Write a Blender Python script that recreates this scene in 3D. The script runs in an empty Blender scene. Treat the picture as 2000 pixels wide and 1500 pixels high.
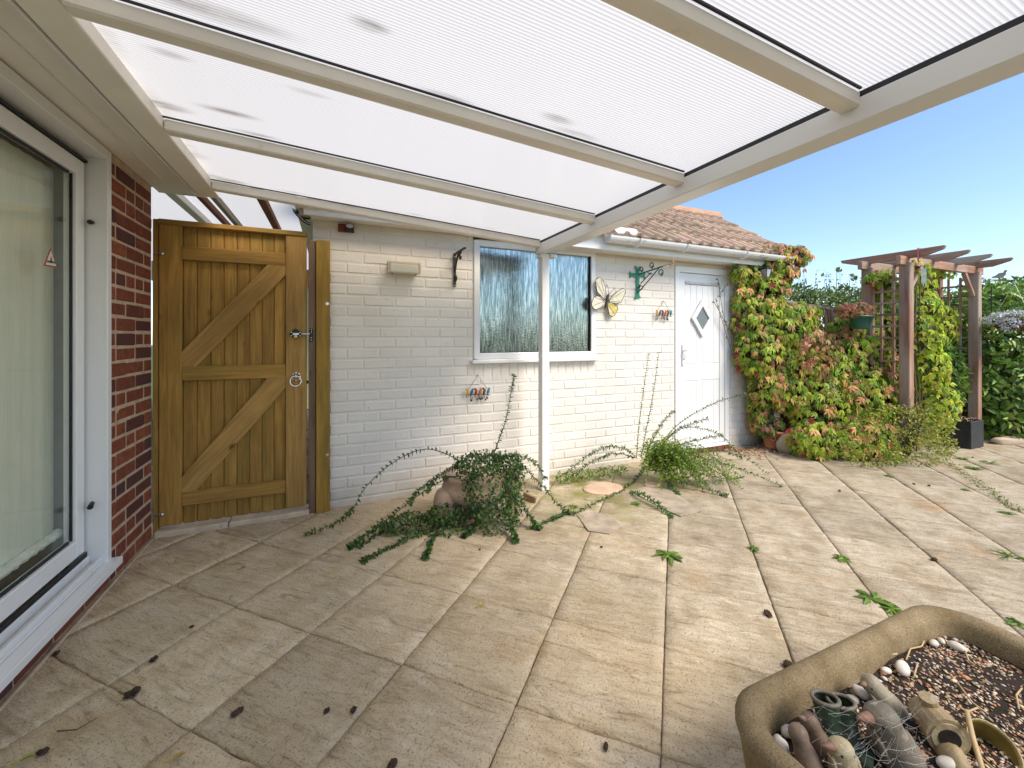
import bpy, bmesh, math, random
import numpy as np
from mathutils import Matrix, Vector, Euler
random.seed(7); rng = np.random.default_rng(7)
R = math.radians
sc = bpy.context.scene
COL = sc.collection

# ---------------------------------------------------------------- camera, sky, sun, exposure
YAW = R(23.5); FPX = 805.0; CAMH = 1.22; HORIZ = 660.0
cam = bpy.data.cameras.new('camera'); camo = bpy.data.objects.new('camera', cam); COL.objects.link(camo)
camo.location = (0, 0, CAMH); camo.rotation_euler = (R(90), 0, -YAW)
cam.lens = FPX / 2000 * 36; cam.sensor_width = 36; cam.sensor_fit = 'HORIZONTAL'; cam.shift_y = -0.045
cam.clip_start = 0.02; cam.clip_end = 2000
sc.camera = camo
SUN_EL, SUN_AZ = R(48), R(150)      # azimuth clockwise from +Y: sun behind the camera to the right
w = bpy.data.worlds.new('World'); sc.world = w; w.use_nodes = True
nt = w.node_tree; bg = nt.nodes['Background']
sky = nt.nodes.new('ShaderNodeTexSky'); sky.sky_type = 'NISHITA'; sky.sun_disc = False
sky.sun_elevation = SUN_EL; sky.sun_rotation = SUN_AZ; sky.air_density = 1.0; sky.dust_density = .6; sky.ozone_density = 3.0
nt.links.new(sky.outputs[0], bg.inputs[0]); bg.inputs[1].default_value = 0.115
sun = bpy.data.lights.new('sun', 'SUN'); sun.energy = 2.4; sun.angle = R(30); sun.color = (1, .88, .72)
suno = bpy.data.objects.new('sun', sun); COL.objects.link(suno)
sd = Vector((math.sin(SUN_AZ) * math.cos(SUN_EL), math.cos(SUN_AZ) * math.cos(SUN_EL), math.sin(SUN_EL)))
suno.rotation_euler = sd.to_track_quat('Z', 'Y').to_euler(); suno.location = sd * 30
sc.view_settings.view_transform = 'Standard'; sc.view_settings.look = 'None'
sc.view_settings.exposure = 1.1; sc.view_settings.gamma = 1
sc.cycles.max_bounces = 8; sc.cycles.diffuse_bounces = 4; sc.cycles.glossy_bounces = 3; sc.cycles.transmission_bounces = 6; sc.cycles.transparent_max_bounces = 10
sc.cycles.sample_clamp_indirect = 6

# ---------------------------------------------------------------- helpers
_S, _C = math.sin(YAW), math.cos(YAW)
def at(px, py, X=None, Y=None, Z=None):
    """photo pixel -> point where its ray meets the plane X=, Y= or Z="""
    l = (px - 1000) / FPX
    r = (_S + l * _C, _C - l * _S, (HORIZ - py) / FPX)
    k = X / r[0] if X is not None else Y / r[1] if Y is not None else (Z - CAMH) / r[2]
    return Vector((k * r[0], k * r[1], CAMH + k * r[2]))

WM = {}
def put(o, M=None, parent=None):
    M = M or Matrix.Identity(4)
    COL.objects.link(o); WM[o] = M
    o.matrix_basis = M
    if parent is not None:
        o.parent = parent; o.matrix_parent_inverse = WM[parent].inverted()
    return o
def tag(o, label=None, cat=None, group=None, kind=None):
    for k, v in (('label', label), ('category', cat), ('group', group), ('kind', kind)):
        if v: o[k] = v
    return o
def thing(name, label, cat, loc, group=None):
    o = bpy.data.objects.new(name, None); o.empty_display_size = .05
    return tag(put(o, Matrix.Translation(Vector(loc))), label, cat, group)
def basis(p0, p1, up=(0, 0, 1)):
    z = (Vector(p1) - Vector(p0)).normalized(); up = Vector(up)
    if abs(z.dot(up)) > .98: up = Vector((0, 1, 0))
    x = up.cross(z).normalized(); y = z.cross(x)
    M = Matrix((x, y, z)).transposed().to_4x4()
    return M

class MB:
    def __init__(s): s.v = []; s.f = []; s.sm = False
    def add(s, vs, fs):
        n = len(s.v); s.v += [tuple(v) for v in vs]; s.f += [tuple(i + n for i in f) for f in fs]; return s
    def box(s, lo, hi, M=None):
        x0, y0, z0 = lo; x1, y1, z1 = hi
        vs = [Vector(p) for p in ((x0,y0,z0),(x1,y0,z0),(x1,y1,z0),(x0,y1,z0),(x0,y0,z1),(x1,y0,z1),(x1,y1,z1),(x0,y1,z1))]
        if M: vs = [M @ v for v in vs]
        return s.add(vs, [(0,3,2,1),(4,5,6,7),(0,1,5,4),(1,2,6,5),(2,3,7,6),(3,0,4,7)])
    def tube(s, pts, r, n=8, cap=True, flat=1.0):
        pts = [Vector(p) for p in pts]; m = len(pts)
        rr = r if hasattr(r, '__len__') else [r] * m
        t = [(pts[min(i+1, m-1)] - pts[max(i-1, 0)]).normalized() for i in range(m)]
        x = t[0].orthogonal().normalized(); rings = []
        for i in range(m):
            x = (x - t[i] * x.dot(t[i])).normalized(); y = t[i].cross(x)
            rings.append([pts[i] + (x * math.cos(2*math.pi*k/n) + y * flat * math.sin(2*math.pi*k/n)) * rr[i] for k in range(n)])
        vs = [v for r_ in rings for v in r_]; fs = []
        for i in range(m - 1):
            for k in range(n): fs.append((i*n+k, i*n+(k+1) % n, (i+1)*n+(k+1) % n, (i+1)*n+k))
        if cap: fs += [tuple(range(n))[::-1], tuple((m-1)*n+k for k in range(n))]
        return s.add(vs, fs)
    def lathe(s, prof, c=(0,0,0), n=20, M=None, sx=1, sy=1):
        c = Vector(c); vs = []; fs = []; m = len(prof)
        for r_, z in prof:
            for k in range(n):
                a = 2*math.pi*k/n; v = Vector((r_*math.cos(a)*sx, r_*math.sin(a)*sy, z))
                vs.append((M @ v if M else v) + c)
        for i in range(m-1):
            for k in range(n): fs.append((i*n+k, i*n+(k+1) % n, (i+1)*n+(k+1) % n, (i+1)*n+k))
        return s.add(vs, fs)
    def prism(s, poly, M, d):
        """2-D polygon in the local xy plane of M, extruded d along local z"""
        n = len(poly)
        vs = [M @ Vector((x, y, 0)) for x, y in poly] + [M @ Vector((x, y, d)) for x, y in poly]
        fs = [tuple(range(n))[::-1], tuple(range(n, 2*n))] + [(i, (i+1) % n, n+(i+1) % n, n+i) for i in range(n)]
        return s.add(vs, fs)
    def ell(s, c, r, nu=14, nv=9, M=None, f=None):
        vs = []; fs = []; c = Vector(c)
        for j in range(nv + 1):
            th = math.pi * j / nv
            for i in range(nu):
                a = 2*math.pi*i/nu
                v = Vector((math.sin(th)*math.cos(a), math.sin(th)*math.sin(a), math.cos(th)))
                k = f(v) if f else 1
                v = Vector((v.x*r[0], v.y*r[1], v.z*r[2])) * k
                vs.append((M @ v if M else v) + c)
        for j in range(nv):
            for i in range(nu): fs.append((j*nu+i, (j+1)*nu+i, (j+1)*nu+(i+1) % nu, j*nu+(i+1) % nu))
        return s.add(vs, fs)
    def mesh(s, name, mat, bevel=0, seg=1, smooth=False, org=None):
        if org is not None: s.v = [(v[0]-org[0], v[1]-org[1], v[2]-org[2]) for v in s.v]
        me = bpy.data.meshes.new(name); me.from_pydata(s.v, [], s.f)
        bm = bmesh.new(); bm.from_mesh(me)
        bmesh.ops.remove_doubles(bm, verts=bm.verts, dist=1e-6)
        if bevel:
            es = [e for e in bm.edges if len(e.link_faces) == 2 and e.calc_face_angle(0) > .5]
            bmesh.ops.bevel(bm, geom=es, offset=bevel, segments=seg, affect='EDGES', profile=.5)
        bmesh.ops.recalc_face_normals(bm, faces=bm.faces)
        for f_ in bm.faces: f_.smooth = smooth
        bm.to_mesh(me); bm.free()
        if mat: me.materials.append(mat)
        return me
    def build(s, name, mat, parent=None, bevel=0, seg=1, smooth=False):
        a = np.array(s.v); org = Vector((a.min(0) + a.max(0)) / 2)
        me = s.mesh(name, mat, bevel, seg, smooth, org)
        return put(bpy.data.objects.new(name, me), Matrix.Translation(org), parent)

def plank(name, p0, p1, wd, th, mat, parent, up=(0, 0, 1), bevel=.003, off=(0, 0)):
    """timber from p0 to p1: th across 'up', wd sideways; grain runs along local z"""
    p0, p1 = Vector(p0), Vector(p1); L = (p1 - p0).length
    M = Matrix.Translation((p0 + p1) / 2) @ basis(p0, p1, up)
    me = MB().box((-wd/2+off[0], -th/2+off[1], -L/2), (wd/2+off[0], th/2+off[1], L/2)).mesh(name, mat, bevel)
    return put(bpy.data.objects.new(name, me), M, parent)

# ---------------------------------------------------------------- materials
def nodes(name):
    m = bpy.data.materials.new(name); m.use_nodes = True
    n = m.node_tree; return m, n, n.nodes['Principled BSDF']
def N(n, t, **kw):
    x = n.nodes.new(t)
    for k, v in kw.items():
        if k.startswith('i_'):
            x.inputs[int(k[2:]) if k[2:].isdigit() else k[2:].replace('_', ' ')].default_value = v
        else: setattr(x, k, v)
    return x
def coords(n, scale=(1, 1, 1), world=False, rand=True):
    if world:
        g = N(n, 'ShaderNodeNewGeometry'); src = g.outputs['Position']
    else:
        g = N(n, 'ShaderNodeTexCoord'); src = g.outputs['Object']
    mp = N(n, 'ShaderNodeMapping'); mp.inputs['Scale'].default_value = scale
    if rand and not world:
        oi = N(n, 'ShaderNodeObjectInfo'); mu = N(n, 'ShaderNodeMath', operation='MULTIPLY'); mu.inputs[1].default_value = 37.
        n.links.new(oi.outputs['Random'], mu.inputs[0])
        va = N(n, 'ShaderNodeVectorMath', operation='ADD'); n.links.new(src, va.inputs[0]); n.links.new(mu.outputs[0], va.inputs[1]); src = va.outputs[0]
    n.links.new(src, mp.inputs[0]); return mp.outputs[0]
def noise(n, vec, scale, detail=4, rough=.55, dist=0):
    x = N(n, 'ShaderNodeTexNoise'); n.links.new(vec, x.inputs['Vector'])
    x.inputs['Scale'].default_value = scale; x.inputs['Detail'].default_value = detail
    x.inputs['Roughness'].default_value = rough; x.inputs['Distortion'].default_value = dist
    return x.outputs['Fac']
def ramp(n, fac, stops):
    x = N(n, 'ShaderNodeValToRGB'); e = x.color_ramp.elements
    while len(e) < len(stops): e.new(.5)
    for el, (p, c) in zip(e, stops):
        el.position = p; el.color = (*c, 1) if len(c) == 3 else c
    n.links.new(fac, x.inputs[0]); return x.outputs[0]
def mix(n, fac, a, b, mode='MIX'):
    x = N(n, 'ShaderNodeMix', data_type='RGBA', blend_type=mode)
    for sock, v in ((x.inputs[0], fac), (x.inputs[6], a), (x.inputs[7], b)):
        if isinstance(v, (int, float)): sock.default_value = v
        elif isinstance(v, tuple): sock.default_value = (*v, 1) if len(v) == 3 else v
        else: n.links.new(v, sock)
    return x.outputs[2]
def bump(n, bsdf, h, strength, dist=.01):
    b = N(n, 'ShaderNodeBump'); b.inputs['Strength'].default_value = strength; b.inputs['Distance'].default_value = dist
    n.links.new(h, b.inputs['Height']); n.links.new(b.outputs[0], bsdf.inputs['Normal']); return b
def objrand(n, col, amt):
    oi = N(n, 'ShaderNodeObjectInfo'); mr = N(n, 'ShaderNodeMapRange'); mr.inputs[3].default_value = 1 - amt; mr.inputs[4].default_value = 1 + amt
    n.links.new(oi.outputs['Random'], mr.inputs[0])
    x = N(n, 'ShaderNodeVectorMath', operation='SCALE'); n.links.new(col, x.inputs[0]); n.links.new(mr.outputs[0], x.inputs['Scale']); return x.outputs[0]
def mat(name, col, rough=.6, var=.15, scale=12, bmp=.15, bscale=90, metal=0, dirt=None, dirt_at=.62, dscale=5, orand=0, world=False, spec=.4, stretch=(1,1,1)):
    m, n, b = nodes(name); v = coords(n, stretch, world)
    c = Vector(col)
    colr = ramp(n, noise(n, v, scale, 5), [(.3, tuple(c*(1-var))), (.7, tuple(c*(1+var)))])
    if dirt is not None:
        f = ramp(n, noise(n, v, dscale, 7, .65), [(dirt_at, (0,0,0)), (min(dirt_at+.14, 1), (1,1,1))])
        colr = mix(n, f, colr, dirt)
    if orand: colr = objrand(n, colr, orand)
    n.links.new(colr, b.inputs['Base Color'])
    b.inputs['Roughness'].default_value = rough; b.inputs['Metallic'].default_value = metal; b.inputs['Specular IOR Level'].default_value = spec
    if bmp: bump(n, b, noise(n, v, bscale, 4), bmp, .004)
    return m
def wood(name, c0, c1, knot=(.12, .05, .015), green=None, rough=.65, gscale=1.0, grey=None):
    m, n, b = nodes(name); v = coords(n, (26*gscale, 26*gscale, 1.6*gscale))
    v2 = coords(n, (1, 1, .5)); v3 = coords(n, (6, 6, 1.6))
    g = noise(n, v, 1.6, 6, .6, .8)
    col = ramp(n, g, [(.3, c0), (.68, c1)])
    col = mix(n, ramp(n, noise(n, v2, 5, 3), [(.35, (.72,.72,.72)), (.7, (1.12,1.12,1.12))]), (0,0,0), col, 'MULTIPLY') if False else col
    ton = ramp(n, noise(n, v2, 4, 3), [(.3, (.72,.72,.72)), (.7, (1.15,1.15,1.15))])
    col = mix(n, 1.0, col, ton, 'MULTIPLY')
    vo = N(n, 'ShaderNodeTexVoronoi', feature='F1'); n.links.new(coords(n, (4.2, 4.2, 2.2)), vo.inputs['Vector']); vo.inputs['Scale'].default_value = 1.3
    kf = ramp(n, vo.outputs['Distance'], [(.035, (1,1,1)), (.10, (0,0,0))])
    col = mix(n, kf, col, knot)
    if green is not None:
        col = mix(n, ramp(n, noise(n, v3, 1.2, 5), [(.5, (0,0,0)), (.75, (.75,.75,.75))]), col, green)
    if grey is not None:
        col = mix(n, ramp(n, noise(n, v3, .9, 5), [(.42, (0,0,0)), (.62, (.9,.9,.9))]), col, grey)
    col = objrand(n, col, .13)
    n.links.new(col, b.inputs['Base Color']); b.inputs['Roughness'].default_value = rough; b.inputs['Specular IOR Level'].default_value = .25
    bump(n, b, g, .25, .003)
    return m
def leafmat(name, rough=.42, trans=.3):
    m, n, b = nodes(name); a = N(n, 'ShaderNodeAttribute', attribute_name='Col')
    n.links.new(a.outputs['Color'], b.inputs['Base Color']); b.inputs['Roughness'].default_value = rough; b.inputs['Specular IOR Level'].default_value = .35
    t = N(n, 'ShaderNodeBsdfTranslucent'); n.links.new(a.outputs['Color'], t.inputs[0])
    mx = N(n, 'ShaderNodeMixShader'); mx.inputs[0].default_value = trans
    n.links.new(b.outputs[0], mx.inputs[1]); n.links.new(t.outputs[0], mx.inputs[2])
    n.links.new(mx.outputs[0], n.nodes['Material Output'].inputs[0]); return m

M = {}
M['pvc'] = mat('white_pvc', (.78, .78, .77), .32, .02, 3, .02, 40, dirt=(.45,.42,.36), dirt_at=.70, dscale=4)
M['pvcb'] = mat('white_pvc_post', (.80, .80, .79), .3, .015, 3, 0)
M['cream'] = mat('cream_painted_timber', (.80, .755, .675), .45, .05, 5, .05, 30, dirt=(.42,.36,.27), dirt_at=.66, dscale=6)
M['soffit'] = mat('soffit_paint', (.84, .80, .725), .5, .05, 5, .05, 30, dirt=(.45,.40,.32), dirt_at=.66, dscale=5)
M['rubber'] = mat('black_rubber', (.015, .016, .02), .5, .1, 20, 0)
M['black'] = mat('black_metal', (.012, .012, .014), .38, .2, 30, .1, 200)
M['iron'] = mat('rusty_black_iron', (.05, .038, .032), .6, .4, 40, .3, 200, dirt=(.16,.06,.03), dirt_at=.62, dscale=25)
M['steel'] = mat('galvanised_steel', (.62, .62, .63), .25, .06, 30, .03, 100, metal=1)
M['chrome'] = mat('bright_zinc', (.8, .8, .82), .14, .03, 30, 0, metal=1)
M['brass'] = mat('brass', (.5, .36, .12), .3, .1, 30, 0, metal=1)
M['gate'] = wood('treated_pine', (.25, .13, .027), (.44, .255, .065), green=(.18, .145, .03))
M['gate2'] = wood('treated_pine_worn', (.30, .165, .045), (.50, .30, .095), green=(.32, .18, .05))
M['gpost'] = wood('mossy_pine_board', (.26, .15, .025), (.40, .24, .05), green=(.10, .09, .025))
M['brownpost'] = wood('brown_post', (.16, .10, .065), (.24, .155, .10))
M['redwood'] = wood('weathered_red_timber', (.30, .15, .10), (.46, .26, .18), grey=(.46, .38, .31), rough=.8)
M['redbeam'] = wood('stained_red_beam', (.20, .055, .025), (.30, .09, .04))
M['greywood'] = wood('grey_timber', (.30, .25, .19), (.45, .39, .31), rough=.85)
M['terra'] = mat('terracotta', (.42, .16, .08), .75, .15, 14, .2, 120, dirt=(.5,.3,.2), dirt_at=.66)
M['darkpl'] = mat('charcoal_planter', (.028, .03, .034), .55, .25, 20, .1, 150, dirt=(.1,.1,.1), dirt_at=.68)
M['greenpl'] = mat('green_plastic', (.015, .10, .065), .4, .15, 10, .03, 60)
M['wicker'] = mat('wicker_basket', (.16, .045, .025), .65, .4, 60, .8, 60, stretch=(1,1,5))
M['soil'] = mat('dark_soil', (.022, .014, .009), .95, .5, 40, 1, 60)
M['stone'] = mat('sandstone', (.55, .44, .32), .85, .2, 8, .5, 40, dirt=(.2,.2,.1), dirt_at=.6)
M['urn'] = mat('pinkish_concrete', (.55, .39, .28), .85, .15, 9, .5, 60, dirt=(.55,.45,.36), dirt_at=.58)
M['greystone'] = mat('lichened_stone', (.34, .30, .22), .9, .2, 8, .6, 40, dirt=(.2,.22,.1), dirt_at=.55)
M['pebble'] = mat('white_pebble', (.60, .56, .49), .5, .08, 10, .05, 60, orand=.12)
M['crossg'] = mat('green_painted_iron', (.02, .22, .13), .5, .2, 30, .15, 120, dirt=(.10,.32,.22), dirt_at=.6, dscale=20)
M['dkgreen'] = mat('dark_green_iron', (.03, .075, .055), .5, .2, 30, .1, 120)
M['earthbed'] = mat('mortar_bed', (.155, .125, .095), .95, .45, 9, .8, 60, dirt=(.035,.03,.022), dirt_at=.50, dscale=3.3, world=True)
M['bark'] = mat('brown_bark', (.12, .085, .055), .9, .3, 30, .5, 80)
M['stemg'] = mat('green_stem', (.08, .13, .035), .6, .2, 20, .1, 80)
M['greyslab'] = mat('grey_concrete', (.36, .30, .225), .9, .25, 14, .4, 90, dirt=(.16,.15,.08), dirt_at=.58)
M['dead'] = mat('dead_debris', (.055, .032, .018), .9, .4, 60, .8, 100)
M['straw'] = mat('dry_stem', (.45, .33, .18), .8, .2, 30, .2, 80)
M['leaf'] = leafmat('foliage', .42, .4)
M['gloss'] = leafmat('glossy_foliage', .32, .3)
M['drygrey'] = leafmat('dry_litter', .8, .15)

def m_slab():
    m, n, b = nodes('riven_paving')
    g = N(n, 'ShaderNodeNewGeometry'); sep = N(n, 'ShaderNodeSeparateXYZ'); n.links.new(g.outputs['Position'], sep.inputs[0])
    v = coords(n, (1, 1, 1)); vr = coords(n, (11, 2.2, 5)); vw = coords(n, (1,1,1), world=True)
    col = ramp(n, noise(n, v, 5, 6, .65), [(.3, (.49,.365,.22)), (.5, (.60,.475,.31)), (.72, (.68,.565,.41))])
    grey = ramp(n, noise(n, v, 7, 6, .65), [(.3, (.31,.245,.16)), (.5, (.44,.37,.265)), (.72, (.56,.485,.375))])
    # weathering: the part outside the canopy has gone grey
    a = N(n, 'ShaderNodeMath', operation='MULTIPLY_ADD'); n.links.new(sep.outputs[0], a.inputs[0]); a.inputs[1].default_value = .55; a.inputs[2].default_value = -.35
    nz = N(n, 'ShaderNodeMath', operation='ADD'); n.links.new(a.outputs[0], nz.inputs[0]); n.links.new(noise(n, vw, 1.2, 4), nz.inputs[1])
    gf = ramp(n, nz.outputs[0], [(.45, (0,0,0)), (.95, (1,1,1))])
    col = mix(n, gf, col, grey)
    # riven ripples darker in their troughs, rusty stains, pits
    rpa = noise(n, vr, 1.0, 5, .6, .6); rpb = noise(n, coords(n, (34, 7, 8)), 1.0, 5, .62, 1.2)
    rs = N(n, 'ShaderNodeMath', operation='MULTIPLY_ADD'); n.links.new(rpb, rs.inputs[0]); rs.inputs[1].default_value = .75; 
    rh = N(n, 'ShaderNodeMath', operation='MULTIPLY'); n.links.new(rpa, rh.inputs[0]); rh.inputs[1].default_value = .5; n.links.new(rh.outputs[0], rs.inputs[2]); rp = rs.outputs[0]
    col = mix(n, ramp(n, rpb, [(.30, (.6,.6,.6)), (.45, (0,0,0))]), col, (.25,.18,.10))
    col = mix(n, ramp(n, rpb, [(.56, (0,0,0)), (.70, (.5,.5,.5))]), col, (.70,.62,.49))
    col = mix(n, ramp(n, rpa, [(.28, (.45,.45,.45)), (.46, (0,0,0))]), col, (.24,.17,.09))
    col = mix(n, ramp(n, noise(n, vw, 2.1, 5, .6), [(.58, (0,0,0)), (.74, (.55,.55,.55))]), col, (.40,.235,.10))
    fine = noise(n, v, 140, 3, .7)
    col = mix(n, ramp(n, fine, [(.33, (.75,.75,.75)), (.45, (0,0,0))]), col, (.15,.10,.055))
    col = mix(n, ramp(n, noise(n, v, 55, 4, .7), [(.62, (0,0,0)), (.74, (.6,.6,.6))]), col, (.60,.54,.45))
    # algae round the canopy post and the two shrubs
    ve = N(n, 'ShaderNodeVectorMath', operation='DISTANCE'); n.links.new(g.outputs['Position'], ve.inputs[0]); ve.inputs[1].default_value = (1.95, 2.85, 0)
    al = N(n, 'ShaderNodeMapRange'); n.links.new(ve.outputs['Value'], al.inputs[0]); al.inputs[1].default_value = .95; al.inputs[2].default_value = .1
    am = N(n, 'ShaderNodeMath', operation='MULTIPLY'); n.links.new(al.outputs[0], am.inputs[0])
    n.links.new(ramp(n, noise(n, vw, 5, 5, .6), [(.38, (0,0,0)), (.62, (1,1,1))]), am.inputs[1])
    col = mix(n, am.outputs[0], col, (.20,.19,.05))
    col = objrand(n, col, .13)
    n.links.new(col, b.inputs['Base Color']); b.inputs['Roughness'].default_value = .85; b.inputs['Specular IOR Level'].default_value = .25
    hs = N(n, 'ShaderNodeMath', operation='MULTIPLY_ADD'); n.links.new(fine, hs.inputs[0]); hs.inputs[1].default_value = .16; n.links.new(rp, hs.inputs[2])
    bump(n, b, hs.outputs[0], 1.0, .022); return m
M['slab'] = m_slab()

def m_brick(name, stops, dirtc, mort=False, paint=False):
    m, n, b = nodes(name); v = coords(n); oi = N(n, 'ShaderNodeObjectInfo')
    col = ramp(n, oi.outputs['Random'], stops)
    col = mix(n, ramp(n, noise(n, v, 22, 6, .65), [(.3, (.8,.8,.8)), (.75, (0,0,0))]), col, dirtc)
    n.links.new(col, b.inputs['Base Color']); b.inputs['Roughness'].default_value = .85; b.inputs['Specular IOR Level'].default_value = .25
    bump(n, b, noise(n, v, 70, 5, .65), .5, .006); return m
M['brick'] = m_brick('red_brick', [(0, (.12,.042,.038)), (.18, (.085,.05,.052)), (.28, (.24,.068,.038)), (.6, (.31,.09,.045)), (1, (.37,.12,.055))], (.10,.035,.028))
M['mortar'] = mat('lime_mortar', (.52, .39, .28), .95, .2, 20, .5, 120)
def m_paint(name):
    m, n, b = nodes(name); v = coords(n); vw = coords(n, world=True)
    g = N(n, 'ShaderNodeNewGeometry'); sep = N(n, 'ShaderNodeSeparateXYZ'); n.links.new(g.outputs['Position'], sep.inputs[0])
    col = ramp(n, noise(n, vw, 2.2, 5), [(.3, (.73,.68,.61)), (.7, (.80,.76,.70))])
    # old paint: yellowed band under the eaves, splash dirt at the foot, chips
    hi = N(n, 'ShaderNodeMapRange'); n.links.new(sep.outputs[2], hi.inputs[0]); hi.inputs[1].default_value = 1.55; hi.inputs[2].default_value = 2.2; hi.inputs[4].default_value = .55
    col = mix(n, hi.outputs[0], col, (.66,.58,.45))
    lo = N(n, 'ShaderNodeMapRange'); n.links.new(sep.outputs[2], lo.inputs[0]); lo.inputs[1].default_value = .22; lo.inputs[2].default_value = -.02
    lm = N(n, 'ShaderNodeMath', operation='MULTIPLY'); n.links.new(lo.outputs[0], lm.inputs[0]); n.links.new(noise(n, vw, 7, 6, .65), lm.inputs[1])
    col = mix(n, lm.outputs[0], col, (.34,.29,.19))
    ch = ramp(n, noise(n, vw, 16, 6, .7), [(.70, (0,0,0)), (.76, (.8,.8,.8))])
    col = mix(n, ch, col, (.5,.43,.34))
    sp = ramp(n, noise(n, vw, 48, 2, .5), [(.755, (0,0,0)), (.78, (1,1,1))]); col = mix(n, sp, col, (.18,.13,.1))
    col = objrand(n, col, .035)
    n.links.new(col, b.inputs['Base Color']); b.inputs['Roughness'].default_value = .6; b.inputs['Specular IOR Level'].default_value = .3
    hh = N(n, 'ShaderNodeMath', operation='MULTIPLY_ADD'); n.links.new(noise(n, vw, 9, 3), hh.inputs[0]); hh.inputs[1].default_value = 1.4; n.links.new(noise(n, vw, 60, 5, .6), hh.inputs[2])
    bump(n, b, hh.outputs[0], .4, .005); return m
M['paint'] = m_paint('white_masonry_paint')
M['tile'] = mat('concrete_roof_tile', (.44, .31, .225), .9, .25, 9, .6, 60, dirt=(.24,.20,.135), dirt_at=.50, dscale=9, orand=.2)
M['ridge'] = mat('ridge_tile', (.50, .27, .16), .85, .2, 9, .5, 60)
M['guttr'] = mat('mouldy_gutter', (.68, .68, .67), .4, .06, 5, .03, 40, dirt=(.22,.21,.18), dirt_at=.57, dscale=14, stretch=(.45,1,1))
def facing(n, f0, f1):
    lw_ = N(n, 'ShaderNodeLayerWeight'); po = N(n, 'ShaderNodeMath', operation='POWER'); n.links.new(lw_.outputs['Facing'], po.inputs[0]); po.inputs[1].default_value = 4
    mr = N(n, 'ShaderNodeMapRange'); n.links.new(po.outputs[0], mr.inputs[0]); mr.inputs[3].default_value = f0; mr.inputs[4].default_value = f1
    return mr.outputs[0]
def m_panel(stains=None):
    m, n, b = nodes('opal_polycarbonate')
    g = N(n, 'ShaderNodeNewGeometry'); sep = N(n, 'ShaderNodeSeparateXYZ'); n.links.new(g.outputs['Position'], sep.inputs[0])
    wv = N(n, 'ShaderNodeMath', operation='MULTIPLY'); n.links.new(sep.outputs[1], wv.inputs[0]); wv.inputs[1].default_value = 2*math.pi/.012
    si = N(n, 'ShaderNodeMath', operation='SINE'); n.links.new(wv.outputs[0], si.inputs[0])
    mr = N(n, 'ShaderNodeMapRange'); n.links.new(si.outputs[0], mr.inputs[0]); mr.inputs[1].default_value = -1
    col = ramp(n, mr.outputs[0], [(0, (.52,.505,.48)), (.35, (.67,.655,.625)), (1, (.71,.695,.665))])
    if stains:
        vd = coords(n, (5, 30, 1), world=True); nz = noise(n, vd, 1.0, 4, .6); tot = None
        for x, y, sx, sy, k in stains:
            va = N(n, 'ShaderNodeVectorMath', operation='SUBTRACT'); n.links.new(g.outputs['Position'], va.inputs[0]); va.inputs[1].default_value = (x, y, 0)
            vm = N(n, 'ShaderNodeVectorMath', operation='MULTIPLY'); n.links.new(va.outputs[0], vm.inputs[0]); vm.inputs[1].default_value = (1/sx, 1/sy, 0)
            le = N(n, 'ShaderNodeVectorMath', operation='LENGTH'); n.links.new(vm.outputs[0], le.inputs[0])
            mp = N(n, 'ShaderNodeMapRange', interpolation_type='SMOOTHERSTEP'); n.links.new(le.outputs['Value'], mp.inputs[0]); mp.inputs[1].default_value = 1; mp.inputs[2].default_value = 0; mp.inputs[3].default_value = 0; mp.inputs[4].default_value = k
            if tot is None: tot = mp.outputs[0]
            else:
                mxx = N(n, 'ShaderNodeMath', operation='MAXIMUM'); n.links.new(tot, mxx.inputs[0]); n.links.new(mp.outputs[0], mxx.inputs[1]); tot = mxx.outputs[0]
        nm = N(n, 'ShaderNodeMapRange'); n.links.new(nz, nm.inputs[0]); nm.inputs[1].default_value = .3; nm.inputs[2].default_value = .65; nm.inputs[3].default_value = .25
        mu = N(n, 'ShaderNodeMath', operation='MULTIPLY', use_clamp=True); n.links.new(tot, mu.inputs[0]); n.links.new(nm.outputs[0], mu.inputs[1])
        col = mix(n, mu.outputs[0], col, (.17, .14, .11))
    t = N(n, 'ShaderNodeBsdfTranslucent'); d = N(n, 'ShaderNodeBsdfDiffuse'); gl = N(n, 'ShaderNodeBsdfGlossy'); gl.inputs['Roughness'].default_value = .12
    n.links.new(col, t.inputs[0]); n.links.new(col, d.inputs[0])
    bp = N(n, 'ShaderNodeBump'); bp.inputs['Strength'].default_value = .3; bp.inputs['Distance'].default_value = .002; n.links.new(mr.outputs[0], bp.inputs['Height'])
    for s_ in (t, d, gl): n.links.new(bp.outputs[0], s_.inputs['Normal'])
    a = N(n, 'ShaderNodeMixShader'); a.inputs[0].default_value = .2; n.links.new(t.outputs[0], a.inputs[1]); n.links.new(d.outputs[0], a.inputs[2])
    fr = facing(n, .04, .35)
    c = N(n, 'ShaderNodeMixShader'); n.links.new(fr, c.inputs[0]); n.links.new(a.outputs[0], c.inputs[1]); n.links.new(gl.outputs[0], c.inputs[2])
    n.links.new(c.outputs[0], n.nodes['Material Output'].inputs[0]); return m
M['panel'] = m_panel()
def m_glass(name, tint, refl):
    m, n, b = nodes(name); t = N(n, 'ShaderNodeBsdfTransparent'); t.inputs[0].default_value = (*tint, 1)
    gl = N(n, 'ShaderNodeBsdfGlossy'); gl.inputs['Roughness'].default_value = .02
    fr = facing(n, refl, .6)
    c = N(n, 'ShaderNodeMixShader'); n.links.new(fr, c.inputs[0]); n.links.new(t.outputs[0], c.inputs[1]); n.links.new(gl.outputs[0], c.inputs[2])
    n.links.new(c.outputs[0], n.nodes['Material Output'].inputs[0]); return m
M['glass'] = m_glass('clear_glass', (.97, .985, .97), .05)
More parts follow.
